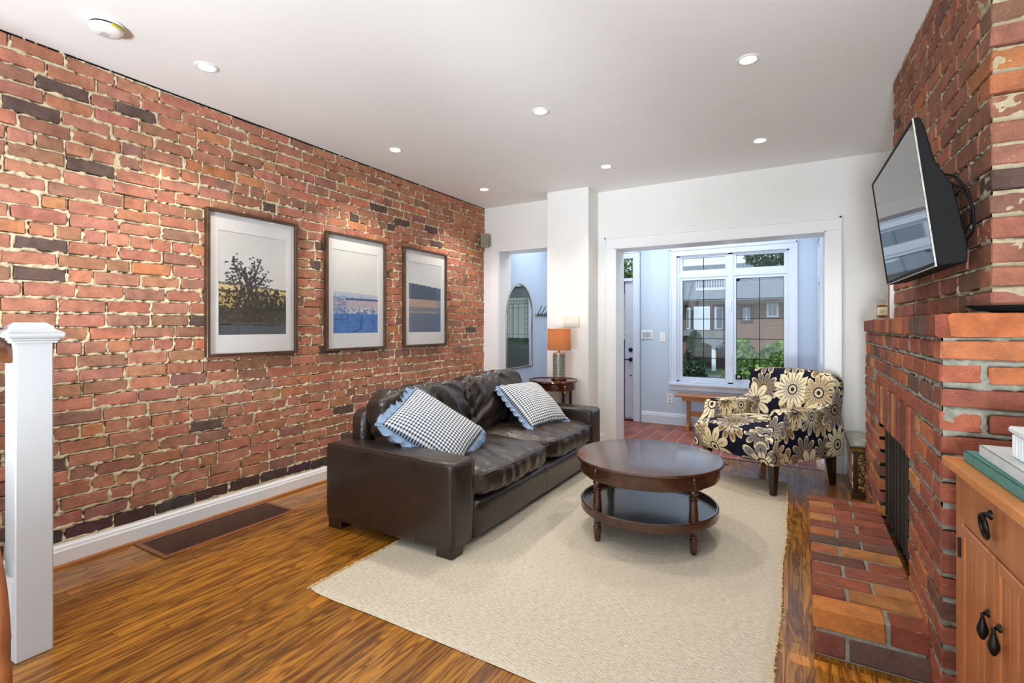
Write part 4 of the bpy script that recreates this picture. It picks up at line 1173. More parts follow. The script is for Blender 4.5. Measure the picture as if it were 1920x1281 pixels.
# ------------------------------------------------------------------ ENTRY BENCH
bn = thing('trestle_bench', 'low wooden trestle bench under the entry window', 'bench', (-.78, 6.30, 0))
g = G(); g.box(-1.33, -.22, 6.18, 6.43, .405, .432, .004); obj('seat', g, 'bench', bn)
for lx in (-1.19, -.37):
    g = G(); g.prism([(6.20, .018), (6.41, .018), (6.41, .05), (6.38, .07), (6.345, .09), (6.34, .36), (6.38, .405), (6.23, .405), (6.265, .36), (6.265, .09), (6.23, .07), (6.20, .05)], 'x', lx - .018, lx + .018); lg = obj('leg', g, 'bench', bn)
    g = G(); g.box(lx - .026, lx + .026, 6.195, 6.245, 0, .03, .003); g.box(lx - .026, lx + .026, 6.365, 6.415, 0, .03, .003); obj('foot', g, 'bench', lg)
g = G(); g.box(-1.21, -.35, 6.295, 6.315, .17, .225, .002); obj('stretcher', g, 'bench', bn)
g = G(); g.box(-1.25, -.31, 6.20, 6.215, .36, .405, .002); obj('apron_rail', g, 'bench', bn)

# ------------------------------------------------------------------ TELEVISION
BN, BF, TN = Vector((.400, 2.202, 1.465)), Vector((.377, 3.13, 1.468)), Vector((.336, 2.2, 1.984))
U = (BF - BN).normalized(); V = (TN - BN); V = (V - U * V.dot(U)).normalized(); NN = V.cross(U).normalized()
if NN.x > 0: NN = -NN
TW, TH_ = .93, .525
Mt = Matrix.Identity(4)
for k in range(3): Mt[k][0], Mt[k][1], Mt[k][2], Mt[k][3] = U[k], V[k], NN[k], BN[k]
tvt = thing('television', 'black flat screen television tilted down on the brick chimney breast', 'television', tuple(BN))
g = G(); g.prism([(0, 0), (TH_, 0), (TH_, -.018), (.49, -.026), (.36, -.040), (.27, -.075), (.06, -.088), (0, -.080)], 'x', 0, TW, .004, M=Mt @ Matrix(((1, 0, 0, 0), (0, 1, 0, 0), (0, 0, 1, 0), (0, 0, 0, 1)))); obj('body', g, 'black', tvt)
g = G(); g.box(.010, TW - .010, .018, TH_ - .010, -.004, .0015, M=Mt); obj('screen', g, 'screen', tvt)
g = G(); fr = .010
for a in ((0, TW, 0, .018), (0, TW, TH_ - fr, TH_), (0, fr, 0, TH_), (TW - fr, TW, 0, TH_)): g.box(*a, -.006, .004, .001, M=Mt)
obj('bezel', g, 'black', tvt)
g = G(); g.box(.001, TW - .001, .0, .004, .004, .0055, M=Mt); g.box(-.0012, .0008, 0, TH_, .0, .005, M=Mt); obj('bezel_edge', g, 'silver', tvt)
g = G(); g.box(.34, .60, .14, .40, -.125, -.07, .004, M=Mt); g.box(.30, .33, .10, .42, -.12, -.07, .003, M=Mt); g.box(.60, .63, .10, .42, -.12, -.07, .003, M=Mt); obj('wall_bracket', g, 'blackmetal', tvt)
g = G()
g.tube([Mt @ Vector(p) for p in ((.06, .33, -.05), (.015, .30, -.085), (-.012, .24, -.105), (-.022, .17, -.11), (-.012, .10, -.105), (.03, .06, -.08))], .0045, 6)
g.tube([Mt @ Vector(p) for p in ((.05, .31, -.05), (.01, .25, -.10), (-.008, .20, -.11), (.0, .13, -.105), (.04, .08, -.08))], .0035, 6); obj('cable', g, 'black', tvt, True)
# wooden bead and cord cover on the chimney's far edge
tag(struct_ := obj('cord_cover', G().box(.452, .488, 3.655, 3.695, 1.303, 1.75, .003), 'plastic'), 'white cord cover strip running down the far edge of the chimney breast', 'cord cover')
tag(obj('wood_batten', G().box(.446, .474, 3.70, 3.735, 1.303, 1.75, .002), 'rail'), 'narrow brown wood batten beside the white cord cover above the mantel', 'batten')

# ------------------------------------------------------------------ ON THE MANTEL
cd = thing('candle_jar', 'amber candle in a glass jar with cream label on the far end of the mantel', 'candle', (.475, 3.90, 1.301))
KS = 1.38
KM = Matrix.Translation((.475, 3.90, 1.301)) @ Matrix.Scale(KS, 4) @ Matrix.Translation((-.485, -3.93, -1.301))
kx, ky = .485, 3.93
g = G(); g.lathe([(0, 1.301), (.045, 1.301), (.049, 1.305), (.050, 1.31), (.050, 1.385), (.047, 1.385), (.047, 1.312), (0, 1.308)], (kx, ky, 0), 32, M=KM); obj('glass_jar', g, glass_mat('jar_glass', (.96, .94, .9)), cd, 'auto')
g = G(); g.lathe([(0, 1.309), (.0462, 1.309), (.0462, 1.368), (0, 1.368)], (kx, ky, 0), 32, M=KM); obj('wax', g, 'amber', cd, 'auto')
g = G(); g.lathe([(0, 1.385), (.052, 1.385), (.053, 1.392), (.05, 1.396), (.012, 1.397), (.017, 1.410), (.010, 1.422), (0, 1.424)], (kx, ky, 0), 32, M=KM); obj('glass_lid', g, glass_mat('lid_glass', (.9, .9, .92)), cd, 'auto')
g = G(); pts = []
for i in range(9):
    a = R(205 + i * 9); pts.append([(kx + .0512 * math.cos(a), ky + .0512 * math.sin(a), z) for z in (1.322, 1.358)])
g.grid(pts, M=KM); g_ = obj('paper_label', g, 'paper', cd)
g = G()
for z, w_ in ((1.346, .6), (1.340, .8), (1.334, .5)):
    for i in range(6):
        a = R(222 + i * 7 * w_); g.box(-.0014, .0014, -.0004, .0004, -.0009, .0009, M=KM @ Matrix.Translation((kx + .0518 * math.cos(a), ky + .0518 * math.sin(a), z)) @ Matrix.Rotation(a + PI / 2, 4, 'Z'))
obj('label_print', g, 'black', cd)
tr = obj('shallow_dish', G().lathe([(0, 0), (.055, 0), (.075, .006), (.10, .016), (.115, .026), (.118, .026), (.100, .012), (.07, .004), (0, .003)], (.62, 2.118, 1.300), 36, sx=1.45, sy=.36), 'black', None, 'auto'); tag(tr, 'shallow black dish lying on the near end of the mantel', 'dish')

# ------------------------------------------------------------------ PINE CABINET with books
cf = Vector((.395, 1.93, 0)); cdv = Vector((.0488, -.9988, 0)).normalized(); CW = .60
ca = math.atan2(cdv.y, cdv.x)
pc = thing('pine_cabinet', 'honey pine cabinet with black iron pulls beside the brick fireplace', 'cabinet', tuple(cf), ca)
# local frame: x along the front (away from the fireplace), y = outward to the room is -y ; body goes +y
Lw = dict(world=False)


def cob(name, g, m, parent, sm=False): return obj(name, g, m, parent, sm, False)


g = G()
g.box(0, .018, .0, .50, 0, .845, .002); g.box(CW - .018, CW, .0, .50, 0, .845, .002); g.box(0, CW, .482, .50, 0, .845); g.box(0, CW, .02, .48, .04, .06); g.box(0, .055, -.001, .018, 0, .845, .002); g.box(CW - .055, CW, -.001, .018, 0, .845, .002); g.box(.05, CW - .05, .0, .018, .02, .085); g.box(.05, CW - .05, .0, .018, .70, .715); g.box(.05, CW - .05, .0, .018, .832, .845)
body = cob('body', g, 'pine', pc)
g = G(); g.box(-.028, CW + .028, -.028, .52, .845, .870, .005, 2); cob('worktop', g, 'pinetop', pc)
g = G(); g.box(.058, CW - .058, -.006, .012, .718, .829, .003); dw = cob('drawer', g, 'pine', pc)
def ring(cx, cz):
    g = G(); n = 20; pts = [(cx + .021 * math.cos(2 * PI * i / n), -.020 - .004 * math.sin(2 * PI * i / n), cz - .030 + .028 * math.sin(2 * PI * i / n)) for i in range(n)]
    g.tube(pts, .0048, 8, closed=True); g.lathe([(.012, 0), (.012, .003), (.006, .008), (.005, .016), (0, .018)], n=14, M=Matrix.Translation((cx, -.006, cz)) @ Matrix.Rotation(R(90), 4, 'X')); return g
cob('ring_pull', ring(CW / 2 - .02, .795), 'blackmetal', dw, True)
for d0, d1, hx in ((.058, CW / 2 - .002, CW / 2 - .035), (CW / 2 + .002, CW - .058, CW / 2 + .035)):
    g = G(); g.box(d0, d0 + .03, -.006, .012, .088, .697, .003); g.box(d1 - .03, d1, -.006, .012, .088, .697, .003); g.box(d0 + .03, d1 - .03, -.006, .012, .667, .697, .003); g.box(d0 + .03, d1 - .03, -.006, .012, .088, .12, .003)
    dor = cob('door', g, 'pine', pc)
    npl = 4; pw = (d1 - d0 - .06) / npl
    for i in range(npl):
        g = G(); g.box(d0 + .03 + i * pw + .0012, d0 + .03 + (i + 1) * pw - .0012, -.002, .008, .12, .667, .003); cob('plank', g, 'pine', dor)
    g = G(); g.lathe([(.010, 0), (.010, .003), (.005, .007), (0, .012)], n=12, M=Matrix.Translation((hx, -.006, .545)) @ Matrix.Rotation(R(90), 4, 'X'))
    g.lathe([(0, 0), (.005, .004), (.011, .018), (.012, .028), (.007, .045), (.0035, .060), (.005, .066), (0, .070)], (hx, -.018, .475), 14); cob('drop_pull', g, 'blackmetal', dor, True)
    hxx = d0 if d0 < .1 else d1
    g = G()
    for z in (.60, .17): g.tube([(hxx, -.008, z), (hxx, -.008, z + .055)], .0045, 8)
    cob('hinge', g, 'blackmetal', dor)


def book(name, label, x0, x1, y0, y1, z0, z1, cover, rz, c):
    t = thing(name, label, 'book', c, rz); hx, hy = (x1 - x0) / 2, (y1 - y0) / 2; h = z1 - z0
    g = G(); g.box(-hx, hx, -hy, hy, 0, .003, .0008); g.box(-hx, hx, -hy, hy, h - .003, h, .0008); g.box(-hx, -hx + .003, -hy, hy, 0, h, .0008); obj('cover', g, cover, t, False, False)
    g = G(); g.box(-hx + .004, hx - .006, -hy + .006, hy - .006, .003, h - .003); obj('pages', g, 'pages', t, False, False); return t


book('large_book', 'teal-green hardback lying on the pine cabinet, beneath the pale grey book', 0, .32, 0, .40, 0, .030, 'green', R(2.8), (.575, 1.715, .8702))
book('large_book', 'pale grey hardback lying on top of the teal-green book', 0, .29, 0, .34, 0, .030, 'greybook', R(1), (.575, 1.685, .9004))
bxx = thing('lidded_box', 'small white ribbed box with lid on the pale grey book', 'box', (.535, 1.64, .9306))
g = G(); g.box(-.075, .075, -.07, .07, 0, .062, .003)
for i in range(14):
    u = -.068 + i * .0105; g.box(-.0785, -.0745, u - .003, u + .003, .004, .058, .001); g.box(u - .003 + .0, u + .003, -.0735, -.0695, .004, .058, .001)
obj('body', g, 'whitebox', bxx, False, False); g = G(); g.box(-.084, .084, -.079, .079, .062, .078, .004); obj('lid', g, 'whitebox', bxx, False, False)


# ------------------------------------------------------------------ FRAMED PRINTS (colours painted per vertex on a dense panel)
def fbm(x, y, seed, oc=4):
    s = 0; a = .5
    for k in range(oc): s += a * noise.noise(Vector((x, y, seed))); x *= 2.1; y *= 2.1; a *= .55
    return s


def print_mesh(kind, w_, h, nx=110, ny=160):
    img = np.zeros((ny + 1, nx + 1, 3)); rr = random.Random(kind)
    for j in range(ny + 1):
        v = j / ny                                    # 0 bottom .. 1 top
        for i in range(nx + 1):
            u = i / nx; n1 = fbm(u * 6, v * 9, kind); n2 = fbm(u * 26, v * 34, kind + 3)
            if kind == 1:
                hz = .515 - .05 * u + .010 * n1
                if v > hz: c = np.array((214, 214, 210)) + 4 * n1
                elif v > hz - .022: c = np.array((92, 96, 86)) if n2 > -.12 else np.array((176, 166, 120))
                elif v > hz - .07: c = np.array((212, 192, 138)) + 20 * n2
                elif v > hz - .095 + .02 * n1: c = np.array((86, 86, 70)) + 30 * n2
                elif v > .28 + .05 * n1: c = np.array((190, 168, 112)) + 60 * n2
                elif v > .11: c = np.array((84, 82, 70)) + 70 * n2
                else: c = np.array((84, 90, 96)) + 18 * n2
                if v < .38 and n2 > .08 and v > .12: c = np.array((58, 56, 44)) + 40 * n1
            elif kind == 2:
                hz = .50 - .02 * u
                if v > hz: c = np.array((217, 217, 212)) + 3 * n1
                elif v > hz - .05: c = np.array((186, 190, 206)) + 40 * n2
                elif v > .40: c = np.array((150, 166, 200)) + 90 * n2
                elif v > .30: c = np.array((184, 168, 178)) + 50 * n2
                elif v > .24: c = np.array((130, 146, 182)) + 130 * n2
                else: c = np.array((70, 118, 182)) + 40 * n2 + 24 * n1
                if .24 < v < .31 and n2 > .05: c = np.array((214, 212, 200))
                if .405 < v < .43 and u > .25: c = np.array((72, 88, 120)) + 40 * n2
                for q in (.30, .88): 
                    if abs(u - q) < .006 and v < .32: c = np.array((48, 66, 100))
            else:
                tl = .70 - .05 * u + .03 * fbm(u * 9, 0, 8)
                if v > tl: c = np.array((207, 209, 208)) + 3 * n1
                elif v > .47: c = np.array((66, 80, 102)) + 46 * n2
                elif v > .36: c = np.array((170, 150, 132)) + 34 * n2
                elif v > .30: c = np.array((116, 118, 128)) + 40 * n2
                elif v > .27: c = np.array((146, 136, 126)) + 24 * n2
                else: c = np.array((92, 106, 128)) + 26 * n2
                if u > .86 and v < .66 and v > .0: c = c * .7 + np.array((60, 110, 190)) * .3
            img[j, i] = c

    def line(x0, y0, x1, y1, col, wd=.6):
        n = int(max(abs(x1 - x0) * nx, abs(y1 - y0) * ny) * 2) + 1
        for q in range(n + 1):
            i = (x0 + (x1 - x0) * q / n) * nx; j = (y0 + (y1 - y0) * q / n) * ny
            for a in range(int(i - wd), int(i + wd) + 1):
                for b in range(int(j - wd * .6), int(j + wd * .6) + 1):
                    if 0 <= a <= nx and 0 <= b <= ny: img[b, a] = col
    if kind == 1:
        dk = np.array((62, 58, 62))
        for k in range(9):
            bx_ = .42 + .03 * k * (1 if k % 2 else -1) * .6; tx_, ty_ = rr.uniform(.12, .72), rr.uniform(.52, .77); px, py = bx_, .2; mx_, my_ = (bx_ + tx_) / 2, (.2 + ty_) / 2 + .05
            line(px, py, mx_, my_, dk, .5); line(mx_, my_, tx_, ty_, dk, .5)
            for q in range(24):
                f = rr.uniform(.35, 1); lx_ = (mx_ + (tx_ - mx_) * f if f > .5 else mx_) + rr.gauss(0, .06); ly_ = my_ + (ty_ - my_) * f + rr.gauss(0, .04)
                line(lx_, ly_, lx_ + rr.uniform(-.03, .03), ly_ + rr.uniform(-.012, .012), dk + rr.randint(0, 24), .8)
        for q in range(560):
            lx_ = rr.gauss(.52, .24); ly_ = rr.uniform(.14, .44); line(lx_, ly_, lx_ + rr.uniform(-.02, .02), ly_ + rr.uniform(-.02, .03), np.array((50, 46, 38)) + rr.randint(0, 30), .7)
        for k in range(5): cx_ = .70 + .07 * k; [line(cx_ - .03 * (1 - q / 10), .24 + q * .012, cx_ + .03 * (1 - q / 10), .24 + q * .012, np.array((50, 54, 44)), .6) for q in range(10)]
        line(.0, .105, .9, .10, np.array((50, 48, 46)), .6)
    if kind == 2:
        for q in range(60): lx_ = rr.uniform(0, .25); ly_ = rr.uniform(.30, .46) - lx_ * .3; line(lx_, ly_, lx_ + .03, ly_, np.array((110, 130, 168)), .7)
        line(.62, .22, .6, .06, np.array((44, 60, 96)), .5); line(.6, .06, .45, .02, np.array((44, 60, 96)), .6); line(.02, .17, .3, .17, np.array((60, 80, 130)), .5)
    img = np.clip(img, 0, 255) / 255; lin = np.where(img > .04045, ((img + .055) / 1.055) ** 2.4, img / 12.92)
    b = bpy.data.meshes.new('print'); V = []; F = []
    for j in range(ny + 1):
        for i in range(nx + 1): V.append((0, (i / nx - .5) * w_, (j / ny - .5) * h))
    for j in range(ny):
        for i in range(nx): a = j * (nx + 1) + i; F.append((a, a + 1, a + nx + 2, a + nx + 1))
    b.from_pydata(V, [], F); a = b.color_attributes.new('paint', 'FLOAT_COLOR', 'POINT')
    a.data.foreach_set('color', np.concatenate([lin.reshape(-1, 3), np.ones(((nx + 1) * (ny + 1), 1))], 1).ravel()); b.materials.append(MT['art']); return b


for k, (yc, lab) in enumerate(((2.105, 'framed print of a leafy sapling over golden fields, closest to the newel post'), (3.038, 'framed print of pale sky above a blue marsh, between the other two prints'), (3.948, 'framed print of a dark tree line above a tan field, nearest the hallway'))):
    t = thing('framed_print', lab, 'picture', (-3.352, yc, 1.547), 0, 'framed prints on the brick wall'); W_, H_ = .667, .978
    g = G(); f_ = .020
    g.box(0, .040, -W_ / 2, W_ / 2, -H_ / 2, -H_ / 2 + f_, .0015); g.box(0, .040, -W_ / 2, W_ / 2, H_ / 2 - f_, H_ / 2, .0015); g.box(0, .040, -W_ / 2, -W_ / 2 + f_, -H_ / 2 + f_, H_ / 2 - f_, .0015); g.box(0, .040, W_ / 2 - f_, W_ / 2, -H_ / 2 + f_, H_ / 2 - f_, .0015)
    obj('frame', g, 'frame', t, False, False)
    pw, ph = .50, .70; pz = .005
    g = G(); x0, x1 = .010, .0165
    g.box(x0, x1, -W_ / 2 + f_, W_ / 2 - f_, -H_ / 2 + f_, -ph / 2 + pz); g.box(x0, x1, -W_ / 2 + f_, W_ / 2 - f_, ph / 2 + pz, H_ / 2 - f_); g.box(x0, x1, -W_ / 2 + f_, -pw / 2, -ph / 2 + pz, ph / 2 + pz); g.box(x0, x1, pw / 2, W_ / 2 - f_, -ph / 2 + pz, ph / 2 + pz)
    obj('mat_board', g, 'matboard', t, False, False)
    me = print_mesh(k + 1, pw + .004, ph + .004); me.transform(Matrix.Translation((.0135, 0, pz))); o = link('print', me, None, t, False, False)
    g = G(); g.box(.022, .0235, -W_ / 2 + f_, W_ / 2 - f_, -H_ / 2 + f_, H_ / 2 - f_); obj('glazing', g, glass_mat('picture_glass%d' % k, (.97, .97, .97), .9), t, False, False)
    g = G(); g.box(-.006, 0.002, -W_ / 2 + .01, W_ / 2 - .01, -H_ / 2 + .01, H_ / 2 - .01); obj('backing', g, 'frame', t, False, False)

# ------------------------------------------------------------------ STAIRCASE with newel post
stc = thing('staircase_newel', 'white square newel post with stepped cap and brown handrail at the foot of the stairs', 'newel post', (-2.575, .715, 0))
NWL = mat('newel_paint', (198, 200, 202), .4, col2=(194, 196, 198), ns=4)
px0, px1, py0, py1 = -2.635, -2.525, .660, .770
g = G(); g.box(px0, px1, py0, py1, 0, 1.205, .004); obj('post', g, NWL, stc)
g = G(); c_ = (-2.58, .715)
for s_, z0, z1, bv in ((.066, 1.196, 1.206, .002), (.072, 1.206, 1.216, .003), (.086, 1.216, 1.236, .006)): g.box(c_[0] - s_, c_[0] + s_, c_[1] - s_, c_[1] + s_, z0, z1, bv)
b = bmesh.new(); lv = [(.082, 1.236), (.058, 1.250), (.056, 1.260), (.040, 1.272), (.036, 1.275)]; rr_ = []
for s_, z in lv: rr_.append([b.verts.new((c_[0] + a * s_, c_[1] + d * s_, z)) for a, d in ((-1, -1), (1, -1), (1, 1), (-1, 1))])
for A, D in zip(rr_, rr_[1:]):
    for i in range(4): b.faces.new((A[i], A[(i + 1) % 4], D[(i + 1) % 4], D[i]))
b.faces.new(rr_[-1]); g._merge(b); obj('post_cap', g, NWL, stc)
g = G(); Mr = Matrix.Translation((-2.58, .665, 1.155)) @ Matrix.Rotation(R(36), 4, 'X')
b = bmesh.new(); prf = [(-.030, -.028), (.030, -.028), (.034, -.005), (.028, .018), (.014, .030), (-.014, .030), (-.028, .018), (-.034, -.005)]
A = [b.verts.new((u, .01 if True else 0, v)) for u, v in prf]; D = [b.verts.new((u, -2.2, v)) for u, v in prf]; b.faces.new(A); b.faces.new(D[::-1])
for i in range(8): b.faces.new((A[i], D[i], D[(i + 1) % 8], A[(i + 1) % 8]))
bmesh.ops.recalc_face_normals(b, faces=b.faces); g._merge(b, Matrix.Translation((-2.58, .66, 1.150)) @ Matrix.Rotation(R(-36), 4, 'X')); obj('handrail', g, 'rail', stc)
g = G(); g.prism([(.66, 0), (.66, .30), (-1.9, 2.05), (-1.9, 1.6), (-.9, .0)], 'x', -2.60, -2.562); obj('stringer', g, 'trim', stc)
g = G(); g.prism([(.66, .30), (.66, .318), (-1.9, 2.068), (-1.9, 2.05)], 'x', -2.612, -2.545); g.prism([(.61, .0), (.61, .26), (.57, .285), (.57, 0)], 'x', -2.562, -2.55); obj('stringer_cap', g, 'trim', stc)
for i in range(9):
    y = .66 - i * .26; z = (i + 1) * .19
    g = G(); g.box(-3.35, -2.60, y - .29, y, z - .03, z, .004); obj('tread', g, 'floor', stc)
    g = G(); g.box(-3.35, -2.60, y - .03, y - .01, z - .19, z - .03); obj('riser', g, 'trim', stc)

# bentwood chair whose back just enters the frame
wc = thing('wooden_chair', 'honey wood chair back edge showing at the bottom corner below the newel post', 'chair', (-1.63, .05, 0))
cwx, cwy = -1.422, .372
g = G(); pts = []
for i in range(25):
    a = PI * i / 24; pts.append((cwx - .19 - .19 * math.cos(a) * -1 if False else cwx - .20 + .20 * math.cos(a), cwy - .02 - .14 * (1 - math.sin(a)) * 0, (.46 + .38 * math.sin(a) ** .7)))
g.tube(pts, .016, 10); obj('back_hoop', g, 'pine', wc, True)
g = G(); g.soft((cwx - .20, cwy - .20, .45), (.44, .42, .035), (14, 14, 3), 5); obj('seat', g, 'pine', wc, True)
for a, d in ((-1, -1), (1, -1), (1, 1), (-1, 1)):
    g = G(); g.tube([(cwx - .20 + a * .17, cwy - .20 + d * .16, .44), (cwx - .20 + a * .20, cwy - .20 + d * .19, .0)], [.017, .012], 8); obj('leg', g, 'pine', wc, True)
for i in (-2, -1, 0, 1, 2):
    g = G(); g.tube([(cwx - .20 + i * .06, cwy - .02, .45), (cwx - .20 + i * .065, cwy - .02, .835 - abs(i) * .03)], .007, 6); obj('spindle', g, 'pine', wc, True)

# ------------------------------------------------------------------ CEILING
li = 0
lab = {(-2.85, 1.52): 'recessed ceiling light nearest the smoke detector', (-2.86, 3.01): 'recessed ceiling light above the middle framed print', (-2.88, 4.35): 'recessed ceiling light in the corner above the brick wall end', (-1.51, 2.96): 'recessed ceiling light over the coffee table in mid ceiling', (-1.52, 4.28): 'recessed ceiling light in front of the white column', (-.25, 2.95): 'recessed ceiling light nearest the television and chimney', (-.28, 4.28): 'recessed ceiling light above the floral armchair'}
pots = list(lab)
for p in pots:
    if p not in lab:
        # pot lights behind or above the camera: outside the photograph, same fitting
        pass
    t = thing('recessed_light', lab.get(p, 'recessed ceiling light overhead, outside the frame on the near side of the room'), 'light', (p[0], p[1], ZC), 0, 'recessed ceiling lights')
    g = G(); g.lathe([(.040, -.001), (.058, -.001), (.058, -.004), (.052, -.007), (.042, -.006), (.040, -.003), (.040, -.001)], n=32); obj('trim_ring', g, 'plastic', t, 'auto', False)
    g = G(); g.lathe([(0, -.0015), (.040, -.0015), (.040, -.0035), (0, -.0035)], n=32); obj('lens', g, 'lens', t, 'auto', False)
    l = lamp('spot', 'SPOT', (0, 0, -.02), (0, 0, 0), (58 if p[0] < -2.5 else 42) if p in lab else 22, (1, .92, .82), spot_size=R(112), spot_blend=.75, shadow_soft_size=.04); l.parent = t
sdt = thing('smoke_detector', 'round white smoke detector with yellow tag on the ceiling', 'smoke detector', (-2.86, 1.065, ZC))
g = G(); g.lathe([(0, -.001), (.072, -.001), (.074, -.006), (.070, -.012), (0, -.012)], n=40); obj('base', g, 'plastic', sdt, 'auto', False)
g = G(); g.lathe([(.060, -.010), (.060, -.018), (.066, -.020), (.066, -.030), (.060, -.040), (.045, -.046), (0, -.048)], n=40); bd = obj('cover', g, 'plastic', sdt, 'auto', False)
g = G(); g.lathe([(.0595, -.012), (.0625, -.012), (.0625, -.018), (.0595, -.018)], n=40); obj('vent_gap', g, 'black', bd, False, False)
g = G()
for i in range(5): a = R(0 + i * 9); g.box(-.006, .006, -.0015, .0015, -.006, .006, M=Matrix.Translation((.067 * math.cos(a), .067 * math.sin(a), -.024)) @ Matrix.Rotation(a + PI / 2, 4, 'Z'))
obj('yellow_label', g, 'yellow', sdt, False, False, label='yellow tag')
g = G(); 
for i in range(5): g.box(-.03 + i * .009, -.026 + i * .009, -.02, .012, -.0485, -.046)
obj('sounder_slots', g, mat('shadow_grey', (170, 170, 168), .8), bd, False, False)

# ------------------------------------------------------------------ WALL BITS
sp = thing('corner_speaker', 'small bronze-grey speaker mounted high where the brick wall ends', 'speaker', (-3.30, 4.99, 2.29))
Ms = Matrix.Translation((-3.29, 4.97, 2.285)) @ Matrix.Rotation(R(38), 4, 'Z')
g = G(); g.box(-.045, .045, -.045, .045, -.078, .078, .010, 3, Ms); sb = obj('cabinet', g, 'silver', sp, 'auto'); g = G(); g.box(-.038, .038, -.050, -.044, -.070, .070, .003, 1, Ms); obj('grille', g, mat('speaker_cloth', (146, 138, 120), .8, .2, col2=(128, 120, 104), ns=200, bs=300), sb)
g = G(); g.tube([(-3.30, 4.98, 2.285), (-3.34, 5.03, 2.285), (-3.362, 5.05, 2.285)], .010, 8); obj('bracket', g, 'blackmetal', sp)


def plate(name, label, cat, c, axis, w_, h, n, tgl=True, m='plastic'):
    """switch plate facing -y (axis 'y') """
    t = thing(name, label, cat, c)
    g = G(); g.box(-w_ / 2, w_ / 2, -.007, 0, -h / 2, h / 2, .002); obj('cover_plate', g, m, t, False, False)
    for i in range(n):
        x = (i - (n - 1) / 2) * w_ / n
        g = G(); g.box(x - .016, x + .016, -.010, -.006, -.030, .030, .002); o = obj('rocker', g, m, t, False, False)
        g = G(); g.box(x - .0162, x + .0162, -.0076, -.0068, -.0315, .0315); obj('rocker_gap', g, mat('gap_grey', (160, 160, 158), .8), o, False, False)
    return t


plate('switch_plate', 'four-gang white switch plate on the column above the orange lamp', 'light switch', (-2.083, 4.80, 1.315), 'y', .185, .115, 4, m=mat('ivory_plate', (214, 210, 202), .4, col2=(208, 204, 196)))
ks = thing('intercom_panel', 'slotted white intercom panel on the blue wall beside the front door', 'intercom', (-1.755, 6.52, 1.15))
g = G(); g.box(-.075, .075, -.012, 0, -.055, .055, .004); kb = obj('housing', g, 'plastic', ks, False, False)
g = G(); [g.box(-.052 + i * .018, -.040 + i * .018, -.0135, -.011, -.035, .035, .0005) for i in range(6)]; obj('slot', g, mat('slot_grey', (150, 154, 160), .7), kb, False, False)
plate('thermostat', 'small white thermostat on the blue wall between intercom and window', 'thermostat', (-1.555, 6.52, 1.12), 'y', .075, .115, 1)
ot = thing('wall_outlet', 'white duplex outlet low on the blue wall left of the window', 'outlet', (-1.46, 6.52, .335))
g = G(); g.box(-.036, .036, -.006, 0, -.058, .058, .002); op = obj('cover_plate', g, 'plastic', ot, False, False)
g = G()
for z in (-.025, .025):
    g.lathe([(.016, 0), (.016, .002), (0, .002)], n=16, M=Matrix.Translation((0, -.006, z)) @ Matrix.Rotation(R(90), 4, 'X'))
obj('socket', g, mat('socket_grey', (190, 192, 196), .6), op, False, False)
g = G()
for z in (-.025, .025): g.box(-.008, -.005, -.009, -.0075, z - .004, z + .006); g.box(.005, .008, -.009, -.0075, z - .004, z + .006)
obj('slot', g, 'black', op, False, False)
# small camera and its stuck-on sensor at the window
wcm = thing('window_camera', 'tiny black security camera standing low at the right window sash', 'camera', (-.655, 6.53, .62))
g = G(); g.box(-.035, .035, -.012, .012, 0, .062, .005); obj('body', g, 'black', wcm, False, False); g = G(); g.box(-.018, .018, -.0145, -.011, .018, .050, .003); obj('face_plate', g, mat('grey_face', (170, 176, 180), .5), wcm, False, False)
g = G(); g.tube([(.0, .0, .002), (.01, -.03, -.03), (.0, -.075, -.075), (.005, -.06, -.13), (-.02, -.028, -.2)], .0022, 5); obj('cable', g, 'plastic', wcm, False, False)
sn = thing('window_sensor', 'round black sensor in the upper corner of the right window pane', 'sensor', (-.665, 6.565, 1.825)); g = G(); g.lathe([(.020, 0), (.020, .008), (.014, .013), (0, .014)], n=18, M=Matrix.Rotation(R(90), 4, 'X')); obj('housing', g, 'black', sn, 'auto', False)
# arched mirror on the hall wall
mx_, my0, my1, mz0, mz1 = -3.14, 5.215, 5.885, .735, 1.80
am = thing('arched_mirror', 'tall arched mirror with thin pewter frame hanging on the blue hall wall', 'mirror', (mx_, (my0 + my1) / 2, mz0)); hw = (my1 - my0) / 2; yc = (my0 + my1) / 2; zs = mz1 - hw * 1.15
pl = [(my0, mz0), (my1, mz0)] + [(yc + hw * math.cos(PI * i / 24), zs + hw * 1.15 * math.sin(PI * i / 24)) for i in range(25)]
g = G(); g.prism(pl, 'x', mx_ + .002, mx_ + .012); obj('mirror_glass', g, 'mirror', am)
g = G(); g.tube([(mx_ + .014, a, b) for a, b in pl], .012, 8, closed=True); obj('frame', g, 'silver', am, True)
hk = thing('hook_rack', 'row of black coat hooks on the blue hall wall beyond the mirror', 'coat hooks', (mx_, 6.2, 1.42))
g = G(); g.box(mx_, mx_ + .018, 6.00, 6.45, 1.40, 1.43, .003); hb = obj('rail', g, 'silver', hk)
for y in (6.04, 6.16, 6.28, 6.40):
    g = G(); g.tube([(mx_ + .018, y, 1.415), (mx_ + .05, y + .0, 1.412), (mx_ + .066, y, 1.425), (mx_ + .070, y, 1.44)], .006, 6); g.tube([(mx_ + .018, y, 1.42), (mx_ + .04, y + .0, 1.46), (mx_ + .075, y, 1.53)], .005, 6); g.lathe([(0, -.008), (.008, 0), (0, .008)], (mx_ + .076, y, 1.533), 8); obj('hook', g, 'blackmetal', hk, True)

